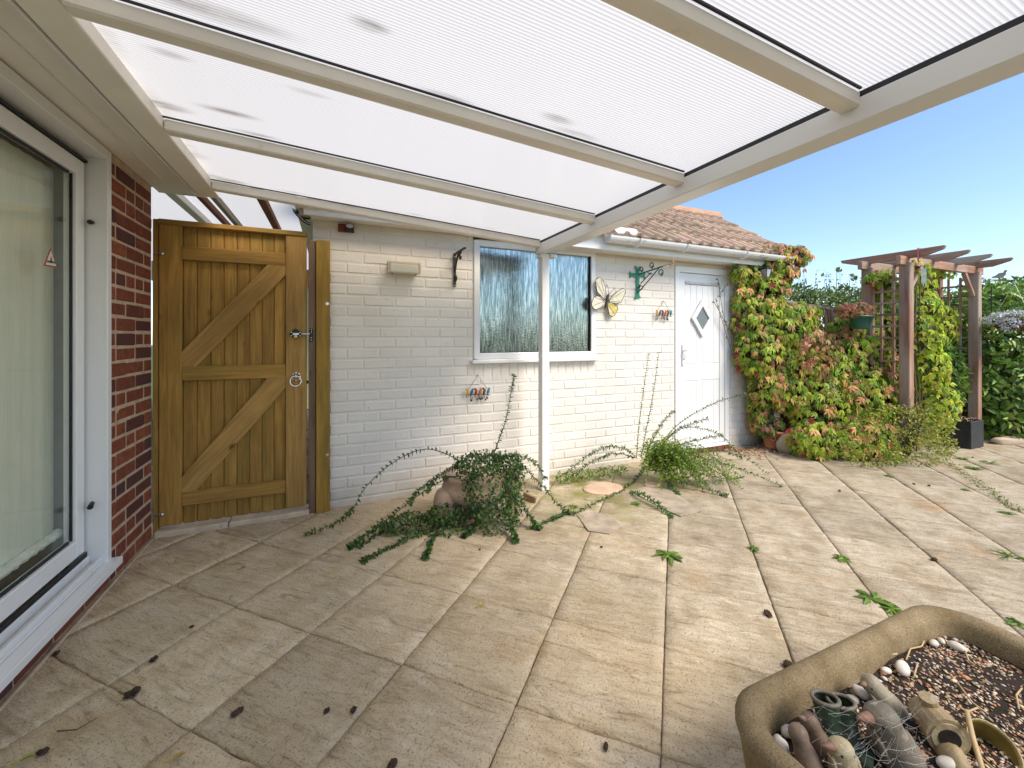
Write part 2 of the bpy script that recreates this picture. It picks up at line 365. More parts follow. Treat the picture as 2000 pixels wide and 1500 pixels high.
def m_rain():
    m, n, b = nodes('rain_pattern_glass'); v = coords(n, (150, 150, 9), rand=False); v2 = coords(n, (1,1,1), rand=False)
    h = noise(n, v, 1.0, 3, .6)
    b.inputs['Roughness'].default_value = .16; b.inputs['Metallic'].default_value = 1.0
    col = ramp(n, h, [(.35, (.10,.15,.155)), (.52, (.27,.33,.34)), (.72, (.55,.60,.61))]); n.links.new(col, b.inputs['Base Color'])
    hh = N(n, 'ShaderNodeMath', operation='MULTIPLY_ADD'); n.links.new(noise(n, v2, 60, 3), hh.inputs[0]); hh.inputs[1].default_value = .6; n.links.new(h, hh.inputs[2])
    bump(n, b, hh.outputs[0], .30, .004); return m
M['rain'] = m_rain()
def m_blind():
    m, n, b = nodes('woven_blind'); v = coords(n, (1, 240, 6), rand=False); v2 = coords(n, (1, 8, 700), rand=False)
    c = ramp(n, noise(n, v, 1.0, 3), [(.3, (.74,.77,.65)), (.7, (.88,.89,.79))])
    c = mix(n, ramp(n, noise(n, v2, 1, 2), [(.4, (.0,.0,.0)), (.7, (.3,.3,.3))]), c, (.58,.63,.51))
    n.links.new(c, b.inputs['Base Color']); b.inputs['Roughness'].default_value = .9; bump(n, b, noise(n, v, 1.0, 3), .2, .002); return m
M['blind'] = m_blind()
def m_trough():
    m, n, b = nodes('reconstituted_stone'); v = coords(n, rand=False)
    c = ramp(n, noise(n, v, 9, 6, .65), [(.3, (.17,.125,.062)), (.55, (.26,.20,.115)), (.75, (.34,.275,.175))])
    c = mix(n, ramp(n, noise(n, v, 260, 2, .7), [(.35, (.7,.7,.7)), (.5, (0,0,0))]), c, (.09,.065,.03))
    c = mix(n, ramp(n, noise(n, v, 210, 2, .7), [(.6, (0,0,0)), (.72, (.7,.7,.7))]), c, (.42,.36,.26))
    n.links.new(c, b.inputs['Base Color']); b.inputs['Roughness'].default_value = .9; b.inputs['Specular IOR Level'].default_value = .2
    bump(n, b, noise(n, v, 230, 3, .7), .6, .005); return m
M['trough'] = m_trough()
M['diff'] = mat('frosted_diffuser', (.60, .58, .47), .35, .06, 9, .05, 60)
M['lamp'] = mat('yellowed_lamp_housing', (.60, .50, .37), .5, .08, 12, .05, 60)
M['rust'] = mat('bare_rusty_brick', (.16, .045, .025), .85, .4, 25, .5, 80)
M['greywh'] = mat('grey_plastic', (.42, .45, .47), .35, .05, 10, 0)
M['gpaint'] = mat('pale_green_painted_brick', (.38, .45, .24), .7, .1, 10, .2, 60)
M['lawn'] = mat('lawn_soil', (.07, .10, .03), .95, .4, 20, .8, 40, world=True)

# ---------------------------------------------------------------- leaves
def leaves(name, pos, tip, nrm, ln, wd, col, material, parent, fold=.18, droop=.15, rows=2):
    """one mesh of folded leaves: pos/tip/nrm (N,3), ln/wd (N,), col (N,3)"""
    pos = np.asarray(pos, float); tip = np.asarray(tip, float); nrm = np.asarray(nrm, float); n = len(pos)
    tip /= np.linalg.norm(tip, axis=1)[:, None] + 1e-9
    sd_ = np.cross(tip, nrm); sd_ /= np.linalg.norm(sd_, axis=1)[:, None] + 1e-9
    nr = np.cross(sd_, tip)
    prof = [(.0, 0), (.3, .48), (.62, .34), (1, 0)] if rows == 2 else [(0, 0), (.45, .5), (1, 0)]
    L = ln[:, None]; W = wd[:, None]; V = []; 
    for t_, h in prof:
        c_ = pos + tip * L * t_ - nr * (L * droop * t_ * t_)
        if h == 0: V.append(c_)
        else:
            V += [c_ - sd_ * W * h + nr * W * fold, c_, c_ + sd_ * W * h + nr * W * fold]
    k = len(V); A = np.stack(V, 1).reshape(-1, 3)
    if rows == 2: F = [(0,2,1),(0,3,2),(1,2,5),(1,5,4),(2,3,6),(2,6,5),(4,5,7),(5,6,7)]
    else: F = [(0,2,1),(0,3,2),(1,2,4),(2,3,4)]
    F = (np.array(F)[None] + (np.arange(n) * k)[:, None, None]).reshape(-1, 3)
    me = bpy.data.meshes.new(name)
    me.vertices.add(len(A)); me.loops.add(F.size); me.polygons.add(len(F))
    org = (A.min(0) + A.max(0)) / 2
    me.vertices.foreach_set('co', (A - org).ravel()); me.loops.foreach_set('vertex_index', F.ravel().astype(np.int32))
    me.polygons.foreach_set('loop_start', np.arange(0, F.size, 3, dtype=np.int32)); me.polygons.foreach_set('loop_total', np.full(len(F), 3, np.int32))
    me.update(calc_edges=True); me.validate()
    ca = me.color_attributes.new('Col', 'FLOAT_COLOR', 'POINT')
    cc = np.ones((len(A), 4)); cc[:, :3] = np.repeat(np.clip(col, 0, 1), k, 0); ca.data.foreach_set('color', cc.ravel())
    me.polygons.foreach_set('use_smooth', np.ones(len(F), bool))
    me.materials.append(material)
    return put(bpy.data.objects.new(name, me), Matrix.Translation(Vector(org)), parent)
def unit(a): return a / (np.linalg.norm(a, axis=1)[:, None] + 1e-9)
def shell(ells, n, jit=.05, keep=None, inner=1.0):
    """points on the outer surface of a union of ellipsoids (cx,cy,cz,rx,ry,rz)"""
    E_ = np.array(ells, float); area = (E_[:,3]*E_[:,5] + E_[:,3]*E_[:,4] + E_[:,4]*E_[:,5]); P_ = []; Q_ = []
    idx = rng.choice(len(E_), n, p=area/area.sum()); d = unit(rng.normal(size=(n, 3)))
    p = E_[idx,:3] + d * E_[idx,3:] * inner * (1 + rng.normal(size=(n,1)) * jit); q = unit(d / E_[idx,3:])
    ok = np.ones(n, bool)
    for e in E_: ok &= ((((p - e[:3]) / e[3:])**2).sum(1) > .80*inner*inner)
    if keep is not None: ok &= keep(p)
    return p[ok], q[ok]
def pick(pal, n, wts=None, sp=.16):
    pal = np.array(pal); i = rng.choice(len(pal), n, p=wts); return pal[i] * (1 + rng.normal(size=(n,1)) * sp) * (1 + rng.normal(size=(n,3)) * .05)
def palm(p, tip, nrm, size, col, k=5):
    """expand leaf centres to k palmate leaflets each"""
    ang = {5: (-72, -36, 0, 36, 72), 3: (-62, 0, 62), 7: (-95, -62, -31, 0, 31, 62, 95)}[k]; ls = {5: (.62, .88, 1, .88, .62), 3: (.8, 1, .8), 7: (.5,.75,.95,1,.95,.75,.5)}[k]
    tip = unit(tip - nrm * (tip * nrm).sum(1)[:, None]); s_ = np.cross(tip, nrm); o = [[], [], [], [], []]
    for a, l in zip(ang, ls):
        a = R(a) + rng.normal(size=(len(p), 1)) * .12
        t_ = tip*np.cos(a) + s_*np.sin(a) - nrm*.2 + np.array([[0, 0, -.32]])
        o[0].append(p); o[1].append(t_); o[2].append(nrm + rng.normal(size=p.shape)*.18); o[3].append(size * l); o[4].append(col * (1 + rng.normal(size=(len(p), 1))*.1))
    return [np.concatenate(x) for x in o]

# =================================================================== THE SETTING
g = MB().add([(-60,-60,-.06),(90,-60,-.06),(90,90,-.06),(-60,90,-.06)], [(0,1,2,3)]).build('ground', M['lawn']); tag(g, kind='structure')
bed = MB().box((-1.6, -2.2, -.05), (8.2, 8.0, -.013)).build('patio', M['earthbed']); tag(bed, kind='structure')
PITCH = .456; U0, V0 = 1.286, .037
slab_me = []
for k in range(8):
    nseg = 14; h = .2262; GP = [-h, -h+.006] + [(-h+.006) + (2*h-.012)*q/12 for q in range(1, 12)] + [h-.006, h]; vs = []; fs = []; r_ = random.Random(k)
    ph = [r_.uniform(0, 6.28) for _ in range(6)]
    for j in range(nseg+1):
        for i in range(nseg+1):
            x = GP[i]; y = GP[j]
            e = min(i, nseg-i, j, nseg-j)
            z = .0015*math.sin(9*x+26*y+ph[0]) + .0013*math.sin(-14*x+41*y+ph[1]) + .001*math.sin(33*x+12*y+ph[2]) + r_.uniform(-.0004, .0004)
            if e == 0: z -= .004 + r_.uniform(0, .0035); x += r_.uniform(-.0012, .0012); y += r_.uniform(-.0012, .0012)
            vs.append((x, y, z))
    n1 = nseg+1
    for j in range(nseg):
        for i in range(nseg): fs.append((j*n1+i, j*n1+i+1, (j+1)*n1+i+1, (j+1)*n1+i))
    ring = [i for i in range(nseg)] + [j*n1+nseg for j in range(nseg)] + [nseg*n1+nseg-i for i in range(nseg)] + [(nseg-j)*n1 for j in range(nseg)]
    b0 = len(vs); vs += [(vs[i][0], vs[i][1], -.035) for i in ring]
    fs += [(ring[(q+1) % len(ring)], ring[q], b0+q, b0+(q+1) % len(ring)) for q in range(len(ring))]
    me = MB().add(vs, fs).mesh('slab', M['slab'], smooth=True); slab_me.append(me)
for iu in range(-4, 16):
    for iv in range(-14, 10):
        u = U0 + (iu+.5)*PITCH; v = V0 + (iv+.5)*PITCH
        x = (u - v)/math.sqrt(2); y = (u + v)/math.sqrt(2)
        if x < -1.3 or y < -.35 or x > 7.4 or y > 3.45: continue
        if y > 3.3 and x > -.1: continue
        # outside the view cone: skip
        dpt = x*_S + y*_C; lat = x*_C - y*_S
        if dpt < -.2 or abs(lat) > 1.3*max(dpt, 0)+.9: continue
        o = bpy.data.objects.new('slab', random.choice(slab_me))
        Mx = Matrix.Translation((x, y, random.uniform(-.0035, .0005))) @ Euler((random.gauss(0, .003), random.gauss(0, .003), R(45) + random.gauss(0, .004) + (math.pi if random.random() < .5 else 0))).to_matrix().to_4x4()
        put(o, Mx, bed)

# =================================================================== HOUSE (left)
HX = -1.02
house = thing('house', 'red brick house with a white sliding patio door and cream soffit', 'house', (HX, 2.0, 0))
wl = MB().box((-1.34, 2.685, -.05), (HX-.0015, 3.2, 2.15)).box((-1.34, -1.5, -.05), (HX-.004, 2.685, .098)).box((-4, -1.5, -.05), (-1.345, 3.2, 2.15)).build('wall', M['mortar'], house)
def brickmesh(name, l, h, d, mt, bev=.006, s=0):
    return MB().box((-l/2, -d/2, -h/2), (l/2, d/2, h/2)).mesh(name, mt, bev)
CRS = .0784
HXM = Matrix.Rotation(R(90), 4, 'Z')
bcache = {}
def brick_at(name, l, h, c, rot, mt, parent, d=.05, bev=.006):
    key = (name, round(l, 3), round(h, 3), mt.name)
    if key not in bcache: bcache[key] = brickmesh(name, l, h, d, mt, bev)
    o = bpy.data.objects.new(name, bcache[key])
    J = Euler((random.gauss(0, .006), random.gauss(0, .004), random.gauss(0, .006))).to_matrix().to_4x4()
    return put(o, Matrix.Translation(Vector(c)) @ rot @ J, parent)
for k in range(28):
    z = k*CRS + .036
    if z > 2.14: break
    y = 3.195; first = (.102 if k % 2 else .215)
    ys = []; l = first
    while y > 2.69:
        a = max(y - l, 2.69); 
        if y - a > .02: ys.append((a, y))
        y -= l + .0115; l = .215 if random.random() < .72 else .102
    for a, b_ in ys:
        brick_at('brick', round(b_-a, 3), .0665, (HX-.023+random.gauss(0,.0015), (a+b_)/2, z), HXM, M['brick'], wl)
y = 2.685
while y > .3:
    brick_at('brick', .215, .0665, (HX-.023, y-.1075, .036), HXM, M['brick'], wl); y -= .2265
MB().box((-1.01, -1.5, -.03), (-.995, 3.16, .006)).build('mortar_fillet', M['mortar'], wl, bevel=.004)
# soffit, end board and trims
sf = MB().box((-1.02, -1.5, 2.152), (-.765, 3.30, 2.17)).build('soffit', M['soffit'], house)
MB().box((-.925, -1.4, 2.145), (-.912, 3.02, 2.1515)).build('cover_strip', M['pvc'], sf, bevel=.002)
MB().box((-.80, -1.4, 2.138), (-.79, 3.25, 2.1515)).build('cover_strip', M['soffit'], sf, bevel=.003)
MB().box((-1.02, 3.302, 2.150), (-.765, 3.318, 2.30)).build('barge_board', M['soffit'], sf)
MB().tube([(-.785, 2.62, 2.152), (-.785, 2.62, 2.138)], .006).build('screw', M['terra'], sf)
hr = MB().box((-4, -1.5, 2.175), (-.77, 3.3, 2.34)).build('roof', M['tile'], house)
# sliding patio door
pdoor = put(bpy.data.objects.new('patio_door', None), Matrix.Translation((-1.09, 1.4, .1)), house)
b = MB()
b.box((-1.16, 2.645, .10), (-1.012, 2.684, 2.145))              # jamb strip
b.box((-1.16, 0, 2.095), (-1.012, 2.644, 2.146))                # head
b.build('outer_frame', M['pvc'], pdoor, bevel=.003)
b = MB().box((-1.14, 2.565, .195), (-1.092, 2.632, 2.06)); b.box((-1.14, 0, 1.985), (-1.092, 2.564, 2.06)); b.box((-1.14, 0, .195), (-1.092, 2.564, .275))
b.build('sash', M['pvcb'], pdoor, bevel=.004)
b = MB().box((-1.12, 2.6325, .2), (-1.10, 2.644, 2.06)); b.box((-1.115, 2.556, .28), (-1.106, 2.564, 1.98)); b.box((-1.115, 0, .276), (-1.106, 2.537, .288)); b.box((-1.115, 0, 1.972), (-1.106, 2.537, 1.984)); b.build('gasket_gap_strip', M['rubber'], pdoor)  # first strip is black to paint the shaded gap beside the sash; rest gaskets
b = MB().box((-1.10, 0, 2.062), (-1.085, 2.64, 2.075)); b.build('gasket_gap_strip', M['rubber'], pdoor)
MB().box((-1.118, 0, .289), (-1.112, 2.555, 1.971)).build('glass', M['glass'], pdoor)
b = MB().box((-1.14, 0, .10), (-1.03, 2.644, .128)); b.box((-1.086, 0, .129), (-1.076, 2.64, .17)); b.box((-1.045, 0, .129), (-1.032, 2.64, .152)); b.build('track', M['pvc'], pdoor, bevel=.003)
MB().box((-1.089, 0, .1285), (-1.0865, 2.64, .19)).build('slot_strip', M['rubber'], pdoor)  # thin black strip put in for the dark slot below the sash
b = MB().box((-1.029, 0, .098), (-.984, 2.70, .118)); b.box((-.9835, 0, .083), (-.974, 2.70, .119)); b.build('sill', M['pvcb'], pdoor, bevel=.003)
for z in (1.78, .42): MB().tube([(-1.07, 2.646, z), (-1.06, 2.60, z-.008)], [.009, .012], 10).build('stop_peg', M['rubber'], pdoor, bevel=.002)
bl = MB(); 
ny = 120
vs = []; fs = []
for i in range(ny+1):
    y = 2.606 - i*(2.6/ny); x = -1.19 + .0025*math.sin(i*1.9)
    vs += [(x, y, .315), (x, y, 2.0)]
for i in range(ny): fs.append((2*i, 2*i+2, 2*i+3, 2*i+1))
bl.add(vs, fs).build('blind', M['blind'], pdoor, smooth=True)
b = MB(); n_ = 130
b.tube([(-1.175 + .002*math.sin(i*2.7), 2.606 - i*.02, .312 + .002*math.cos(i*3.1)) for i in range(n_)], [.020 + .003*math.sin(i*2.2) for i in range(n_)], 8).build('blind_hem', M['blind'], pdoor, smooth=False)
MB().box((-1.34, 2.641, .1), (-1.165, 2.66, 2.1)).box((-1.345, -.5, .05), (-1.335, 2.64, 2.15)).build('inner_reveal', mat('reveal_plaster', (.30, .33, .27), .8), pdoor)
# triangular sticker on the glass
def on_glass(px, py): return at(px, py, X=-1.1085)
A_, B_, C_ = on_glass(99, 484), on_glass(86, 519), on_glass(112, 523)
def tri(name, pts, mt, parent, x):
    vs = [(x, p.y, p.z) for p in pts] + [(x-.0012, p.y, p.z) for p in pts]; n3 = len(pts)
    return MB().add(vs, [tuple(range(n3)), tuple(range(2*n3-1, n3-1, -1))] + [(i, (i+1) % n3, n3+(i+1) % n3, n3+i) for i in range(n3)]).build(name, mt, parent)
red_s = mat('sticker_red', (.42, .07, .03), .4, .05); wh_s = mat('sticker_white', (.75, .72, .66), .4, .03); gr_s = mat('sticker_green', (.03, .16, .10), .4, .05); or_s = mat('sticker_brown', (.40, .13, .03), .4, .1)
stk = tri('sticker', [A_, B_, C_], red_s, pdoor, -1.1090)
cen = (A_+B_+C_)/3
tri('sticker_field', [cen + (p-cen)*.78 for p in (A_, B_, C_)], wh_s, stk, -1.1076)
q = [cen + (p-cen)*.78 for p in (A_, B_, C_)]
def lerp(a, b_, t): return a + (b_-a)*t
tri('sticker_emblem', [lerp(q[0], cen, .5), lerp(cen, q[1], .25), lerp(cen, q[1], .12)+Vector((0,0,-.008)), lerp(cen, q[2], .25)], or_s, stk, -1.1066)
tri('sticker_text', [lerp(q[1], q[0], .16), lerp(q[1], q[0], .30), lerp(q[2], q[0], .30), lerp(q[2], q[0], .16)], gr_s, stk, -1.1066)

# =================================================================== CANOPY
zp = lambda x: 2.15 - .0694*(x + .65)
canopy = thing('canopy', 'white lean-to canopy with opal ribbed roof panels over the patio', 'canopy', (.5, 1.4, 0))
RY = [2.93, 2.19, 1.475, .775, .07, -.63, -1.33]
MB().box((-.762, -1.45, 2.098), (-.652, 3.12, 2.20)).build('wall_plate', M['soffit'], canopy, bevel=.004)
MB().box((-.775, -1.45, 2.094), (-.768, 3.10, 2.145)).build('flashing', M['pvc'], canopy)
for i, y in enumerate(RY):
    wd = .058 if i else .05
    plank('rafter', (-.65, y, zp(-.65)-.034), (1.512, y, zp(1.512)-.034), wd, .05, M['cream'], canopy, bevel=.006)
    x0, x1 = -.65, 1.50
    plank('rafter_seal', (x0, y-wd/2-.006, zp(x0)-.007), (x1, y-wd/2-.006, zp(x1)-.007), .007, .006, M['rubber'], canopy, bevel=0)
# algae and dirt trapped in the flutes of the panels
STN = []
for px, py, sx, sy, k_ in ((722, 47, .07, .035, .75), (445, 218, .13, .035, .85), (330, 105, .08, .03, .5), (1090, 232, .09, .035, .6), (872, 190, .13, .03, .75), (600, 180, .10, .022, .4), (1130, 262, .14, .025, .55), (400, 18, .26, .05, .8), (500, 262, .12, .022, .7),
        (318, 205, .12, .05, .85), (365, 300, .11, .06, .6), (445, 352, .13, .04, .8), (570, 375, .12, .025, .5), (810, 418, .08, .02, .5), (960, 445, .06, .018, .4), (420, 345, .08, .04, .6), (1600, 130, .1, .03, .2)):
    p = at(px, py, Z=2.12); p = at(px, py, Z=zp(p.x)); p = at(px, py, Z=zp(p.x)); STN.append((p.x, p.y, sx*1.2, sy*1.2, k_))
for kx in range(9): STN.append((-.64, 2.9-kx*.42, .055, .26, .28))
M['panel_stained'] = m_panel(STN)
for a, b_ in zip(RY[:-1], RY[1:]):
    vs = []; fs = []; nx = 6
    for i in range(nx+1):
        x = -.66 + i*(1.64+.66)/nx; sag = -.004*math.sin(math.pi*i/nx)
        for t in (0, .25, .5, .75, 1):
            y = b_ + (a-b_)*t; vs.append((x, y, zp(x) + sag*math.sin(math.pi*t)))
    for i in range(nx):
        for j in range(4): fs.append((i*5+j, (i+1)*5+j, (i+1)*5+j+1, i*5+j+1))
    MB().add(vs, fs).build('panel', M['panel_stained'], canopy, smooth=True)
MB().box((1.505, -1.45, 1.893), (1.567, 2.99, 1.972)).build('beam', M['pvc'], canopy, bevel=.004)
MB().box((1.512, -1.45, 1.9725), (1.56, 2.98, 1.992)).build('beam_seal', M['rubber'], canopy)
gt = MB().add([(x, y, z) for y in (-1.45, 3.0) for x, z in ((1.590, 2.0), (1.590, 1.932), (1.598, 1.924), (1.68, 1.924), (1.695, 1.942), (1.70, 2.0), (1.694, 2.0), (1.688, 1.947), (1.675, 1.932), (1.60, 1.932), (1.596, 2.0))],
          [(i, (i+1) % 11, 11+(i+1) % 11, 11+i) for i in range(11)] + [tuple(range(11))[::-1], tuple(range(11, 22))])
gt.build('gutter', M['pvc'], canopy)
MB().box((1.53, 2.915, 0), (1.595, 2.985, 1.8925)).build('post', M['pvcb'], canopy, bevel=.003)
MB().box((1.53, -1.40, 0), (1.595, -1.335, 1.8925)).build('post', M['pvcb'], canopy, bevel=.003)
MB().box((1.515, 2.90, 1.86), (1.528, 2.992, 1.8925)).box((1.597, 2.90, 1.868), (1.66, 2.99, 1.892)).build('post_bracket', M['pvc'], canopy, bevel=.004)
# =================================================================== GARAGE
GY = 3.24; GX0, GX1 = -.13, 4.80
garage = thing('garage', 'white painted brick garage with tiled roof, window and white door', 'garage', (2.3, GY, 0))
WIN = (1.064, 2.262, 1.045, 2.03); DOOR = (3.246, 4.04, .0, 1.972)
core = MB()
y0, y1 = GY+.006, GY+.23
for x0, x1, z0, z1 in ((GX0, WIN[0], -.05, 2.10), (WIN[0], WIN[1], -.05, WIN[2]-.04), (WIN[1], DOOR[0], -.05, 2.10), (DOOR[0], DOOR[1], -.05, .01), (DOOR[0], DOOR[1], DOOR[3], 2.10), (DOOR[1], GX1, -.05, 2.10)):
    core.box((x0, y0, z0), (x1, y1, z1))
core.box((GX1-.23, y1, -.05), (GX1, 5.2, 2.03)).box((GX0, y1, -.05), (GX0+.23, 5.2, 2.03)).box((GX0, 5.2, -.05), (GX1, 5.4, 2.03))
gw = core.build('wall', M['paint'], garage)
MB().box((GX0-.0, GY-.012, -.03), (DOOR[0]-.002, GY+.005, .045)).build('plinth_render', M['paint'], gw, bevel=.006)
items = []
for k in range(27):
    z = .048 + k*CRS
    if z > 2.02: break
    zc = z + .036; off = 0 if k % 2 else -.114
    x = GX0 + off; 
    while x < GX1:
        a, b_ = max(x, GX0), min(x + .2175, GX1)
        segs = [(a, b_)]
        for o in ((WIN, z < WIN[3]+.02 and z+.07 > WIN[2]-.035), (DOOR, z < DOOR[3] and z+.07 > 0)):
            if not o[1]: continue
            ns = []
            for s, e in segs:
                if e <= o[0][0]-.006 or s >= o[0][1]+.006: ns.append((s, e))
                else:
                    if s < o[0][0]-.006: ns.append((s, o[0][0]-.006))
                    if e > o[0][1]+.006: ns.append((o[0][1]+.006, e))
            segs = ns
        # soldier course below the sill
        if .87 < z + .036 < 1.02 and b_ > WIN[0] and a < WIN[1]:
            ns = []
            for s, e in segs:
                if s < WIN[0]-.006: ns.append((s, min(e, WIN[0]-.006)))
                if e > WIN[1]+.006: ns.append((max(s, WIN[1]+.006), e))
            segs = ns
        for s, e in segs:
            if e - s > .03: items.append((s, e, zc))
        x += .2285
x = WIN[0]
sold = []
while x < WIN[1]-.03:
    sold.append((x+.0375, .935)); x += .0795
vis = lambda s, e, z: -((e-s) * FPX / (((s+e)/2)*_S + GY*_C)**2)
items.sort(key=lambda t: vis(*t))
NI = 300 - len(sold)
for s, e, z in items[:NI]:
    brick_at('brick', round(e-s, 2), .0655, ((s+e)/2, GY+.0262+random.gauss(0, .0009), z), Matrix.Identity(4), M['paint'], gw, bev=.005)
for x, z in sold:
    brick_at('soldier_brick', .0675, .145, (x, GY+.0262, z), Matrix.Identity(4), M['paint'], gw, bev=.005)
rest = MB()
for s, e, z in items[NI:]:
    rest.box((s, GY+.0012+random.gauss(0, .0009), z-.0328), (e, GY+.04, z+.0328))
tag(rest.build('brickwork', M['paint'], gw, bevel=.004), kind='stuff')
# window
win = put(bpy.data.objects.new('window', None), Matrix.Translation((1.66, GY, 1.05)), garage)
b = MB(); fw = .05
b.box((WIN[0], GY-.012, WIN[2]), (WIN[0]+fw, GY+.06, WIN[3])).box((WIN[1]-fw, GY-.012, WIN[2]), (WIN[1], GY+.06, WIN[3]))
b.box((WIN[0]+fw, GY-.012, WIN[2]), (WIN[1]-fw, GY+.06, WIN[2]+fw)).box((WIN[0]+fw, GY-.012, WIN[3]-fw), (WIN[1]-fw, GY+.06, WIN[3]))
b.build('frame', M['pvc'], win, bevel=.006, seg=2)
MB().box((WIN[0]+fw, GY+.022, WIN[2]+fw), (WIN[1]-fw, GY+.03, WIN[3]-fw)).build('pane', M['rain'], win)
MB().box((WIN[0]+fw, GY+.004, WIN[2]+fw), (WIN[0]+fw+.006, GY+.021, WIN[3]-fw)).box((WIN[1]-fw-.006, GY+.004, WIN[2]+fw), (WIN[1]-fw, GY+.021, WIN[3]-fw)).box((WIN[0]+fw+.006, GY+.004, WIN[2]+fw), (WIN[1]-fw-.006, GY+.021, WIN[2]+fw+.006)).build('gasket_gap_strip', M['rubber'], win)
MB().box((WIN[0]-.025, GY-.055, WIN[2]-.036), (WIN[1]+.012, GY+.03, WIN[2]-.004)).build('sill', M['pvc'], win, bevel=.008, seg=2)
# door
door = put(bpy.data.objects.new('door', None), Matrix.Translation((3.64, GY, 0)), garage)
b = MB(); x0, x1, z1 = DOOR[0]+.004, DOOR[1]-.004, DOOR[3]-.004
b.box((x0, GY-.006, .045), (x0+.062, GY+.06, z1)).box((x1-.062, GY-.006, .045), (x1, GY+.06, z1)).box((x0+.062, GY-.006, z1-.062), (x1-.062, GY+.06, z1)).box((x0, GY-.03, .045), (x1, GY+.06, .075))
b.build('frame', M['pvcb'], door, bevel=.004)
lx0, lx1, lz0, lz1 = x0+.066, x1-.066, .08, z1-.066
b = MB(); b.box((lx0, GY+.012, lz0), (lx1, GY+.05, lz1)); b.build('leaf', M['pvcb'], door)
lw = lx1-lx0; b = MB()
for a, c, z0_, z1_ in ((0, .11, 0, 1), (.89, 1, 0, 1)): b.box((lx0+a*lw, GY+.001, lz0), (lx0+c*lw, GY+.0115, lz1))
b.build('stile', M['pvcb'], door, bevel=.003)
MB().box((lx0+.115*lw, GY+.0, lz0), (lx1-.115*lw, GY+.0115, lz0+.12)).build('weather_board', M['pvcb'], door, bevel=.004)
MB().box((lx0+.115*lw, GY-.006, lz1-.115), (lx1-.115*lw, GY+.0115, lz1-.085)).build('drip_rail', mat('grey_pvc', (.5,.5,.5), .5), door, bevel=.004)
nb = 6; bw = .77*lw/nb
for i in range(nb):
    a = lx0+.115*lw + i*bw
    MB().box((a+.0012, GY+.006, .95), (a+bw-.0012, GY+.0115, lz1-.12)).build('board', M['pvcb'], door, bevel=.002)
    MB().box((a+.0012, GY+.006, lz0+.125), (a+bw-.0012, GY+.0115, .765)).build('board', M['pvcb'], door, bevel=.002)
for z0_, z1_ in ((.77, .945),):
    MB().box((lx0+.115*lw, GY+.004, z0_), (lx1-.115*lw, GY+.0115, z1_)).build('lock_rail', M['pvcb'], door, bevel=.003)
dc = at(1370, 622, Y=GY); hw, hh = .155, .205
b = MB(); 
def diamond(cx, cz, w_, h_, y0_, d_, b):
    pass
Mz = Matrix.Translation((dc.x, GY-.018, dc.z)) @ Matrix.Rotation(R(90), 4, 'X')
o_ = [(0, hh), (hw, 0), (0, -hh), (-hw, 0)]; i_ = [(x*.62, y*.62) for x, y in o_]
for k in range(4):
    a, c, d, e = o_[k], o_[(k+1) % 4], i_[(k+1) % 4], i_[k]
    b.prism([a, c, d, e], Matrix.Translation((dc.x, GY+.0, dc.z)) @ Matrix.Rotation(R(90), 4, 'X'), .022)
b.build('diamond_frame', M['pvcb'], door, bevel=.004)
MB().prism(i_, Matrix.Translation((dc.x, GY-.004, dc.z)) @ Matrix.Rotation(R(90), 4, 'X'), .004).build('diamond_pane', mat('obscure_pane', (.16, .19, .20), .25, .15, 60, .3, 160), door)
hp = at(1336, 690, Y=GY); hx_ = lx0+.04
b = MB().box((hx_-.016, GY-.012, hp.z-.13), (hx_+.016, GY+.0005, hp.z+.09)); b.tube([(hx_, GY-.012, hp.z+.03), (hx_, GY-.05, hp.z+.03), (hx_+.012, GY-.056, hp.z+.03), (hx_+.12, GY-.056, hp.z+.03)], .009, 8)
hd = b.build('handle', M['pvcb'], door, bevel=.002)
MB().tube([(hx_, GY-.0125, hp.z-.06), (hx_, GY-.016, hp.z-.06)], .010, 10).build('keyhole', M['steel'], hd)
b = MB(); xx = DOOR[0]
while xx < DOOR[1]-.02: b.box((xx+.003, GY-.045, -.02), (min(xx+.107, DOOR[1]), GY+.05, .04)); xx += .112
b.build('brick_step', M['rust'], door, bevel=.006)
# eaves and roof
MB().box((1.60, 3.06, 2.012), (4.86, 3.08, 2.145)).build('fascia', M['pvc'], garage, bevel=.003)
MB().box((GX0-.05, 3.10, 2.052), (1.598, 3.12, 2.145)).build('fascia', M['cream'], garage, bevel=.003)
MB().box((1.60, 3.081, 2.018), (4.86, 3.236, 2.032)).build('eaves_soffit', M['cream'], garage)
MB().box((GX0-.05, 3.121, 2.06), (1.598, 3.236, 2.074)).build('eaves_soffit', M['cream'], garage)
TP = R(34); ct, st_ = math.cos(TP), math.sin(TP); EY, EZ = 3.03, 2.125; RGY = 4.2; RL = (RGY-EY)/ct
roof = MB()
for s in (1,):
    pts = [(EY+.03, EZ-.03), (RGY, EZ+(RGY-EY)*math.tan(TP)-.05), (RGY+(RGY-EY), EZ-.03)]
    roof.add([(x, y, z) for x in (GX0-.1, 4.90) for y, z in pts], [(0,1,2),(3,5,4),(0,3,4,1),(1,4,5,2),(0,2,5,3)])
rf = roof.build('roof', M['cream'], garage)
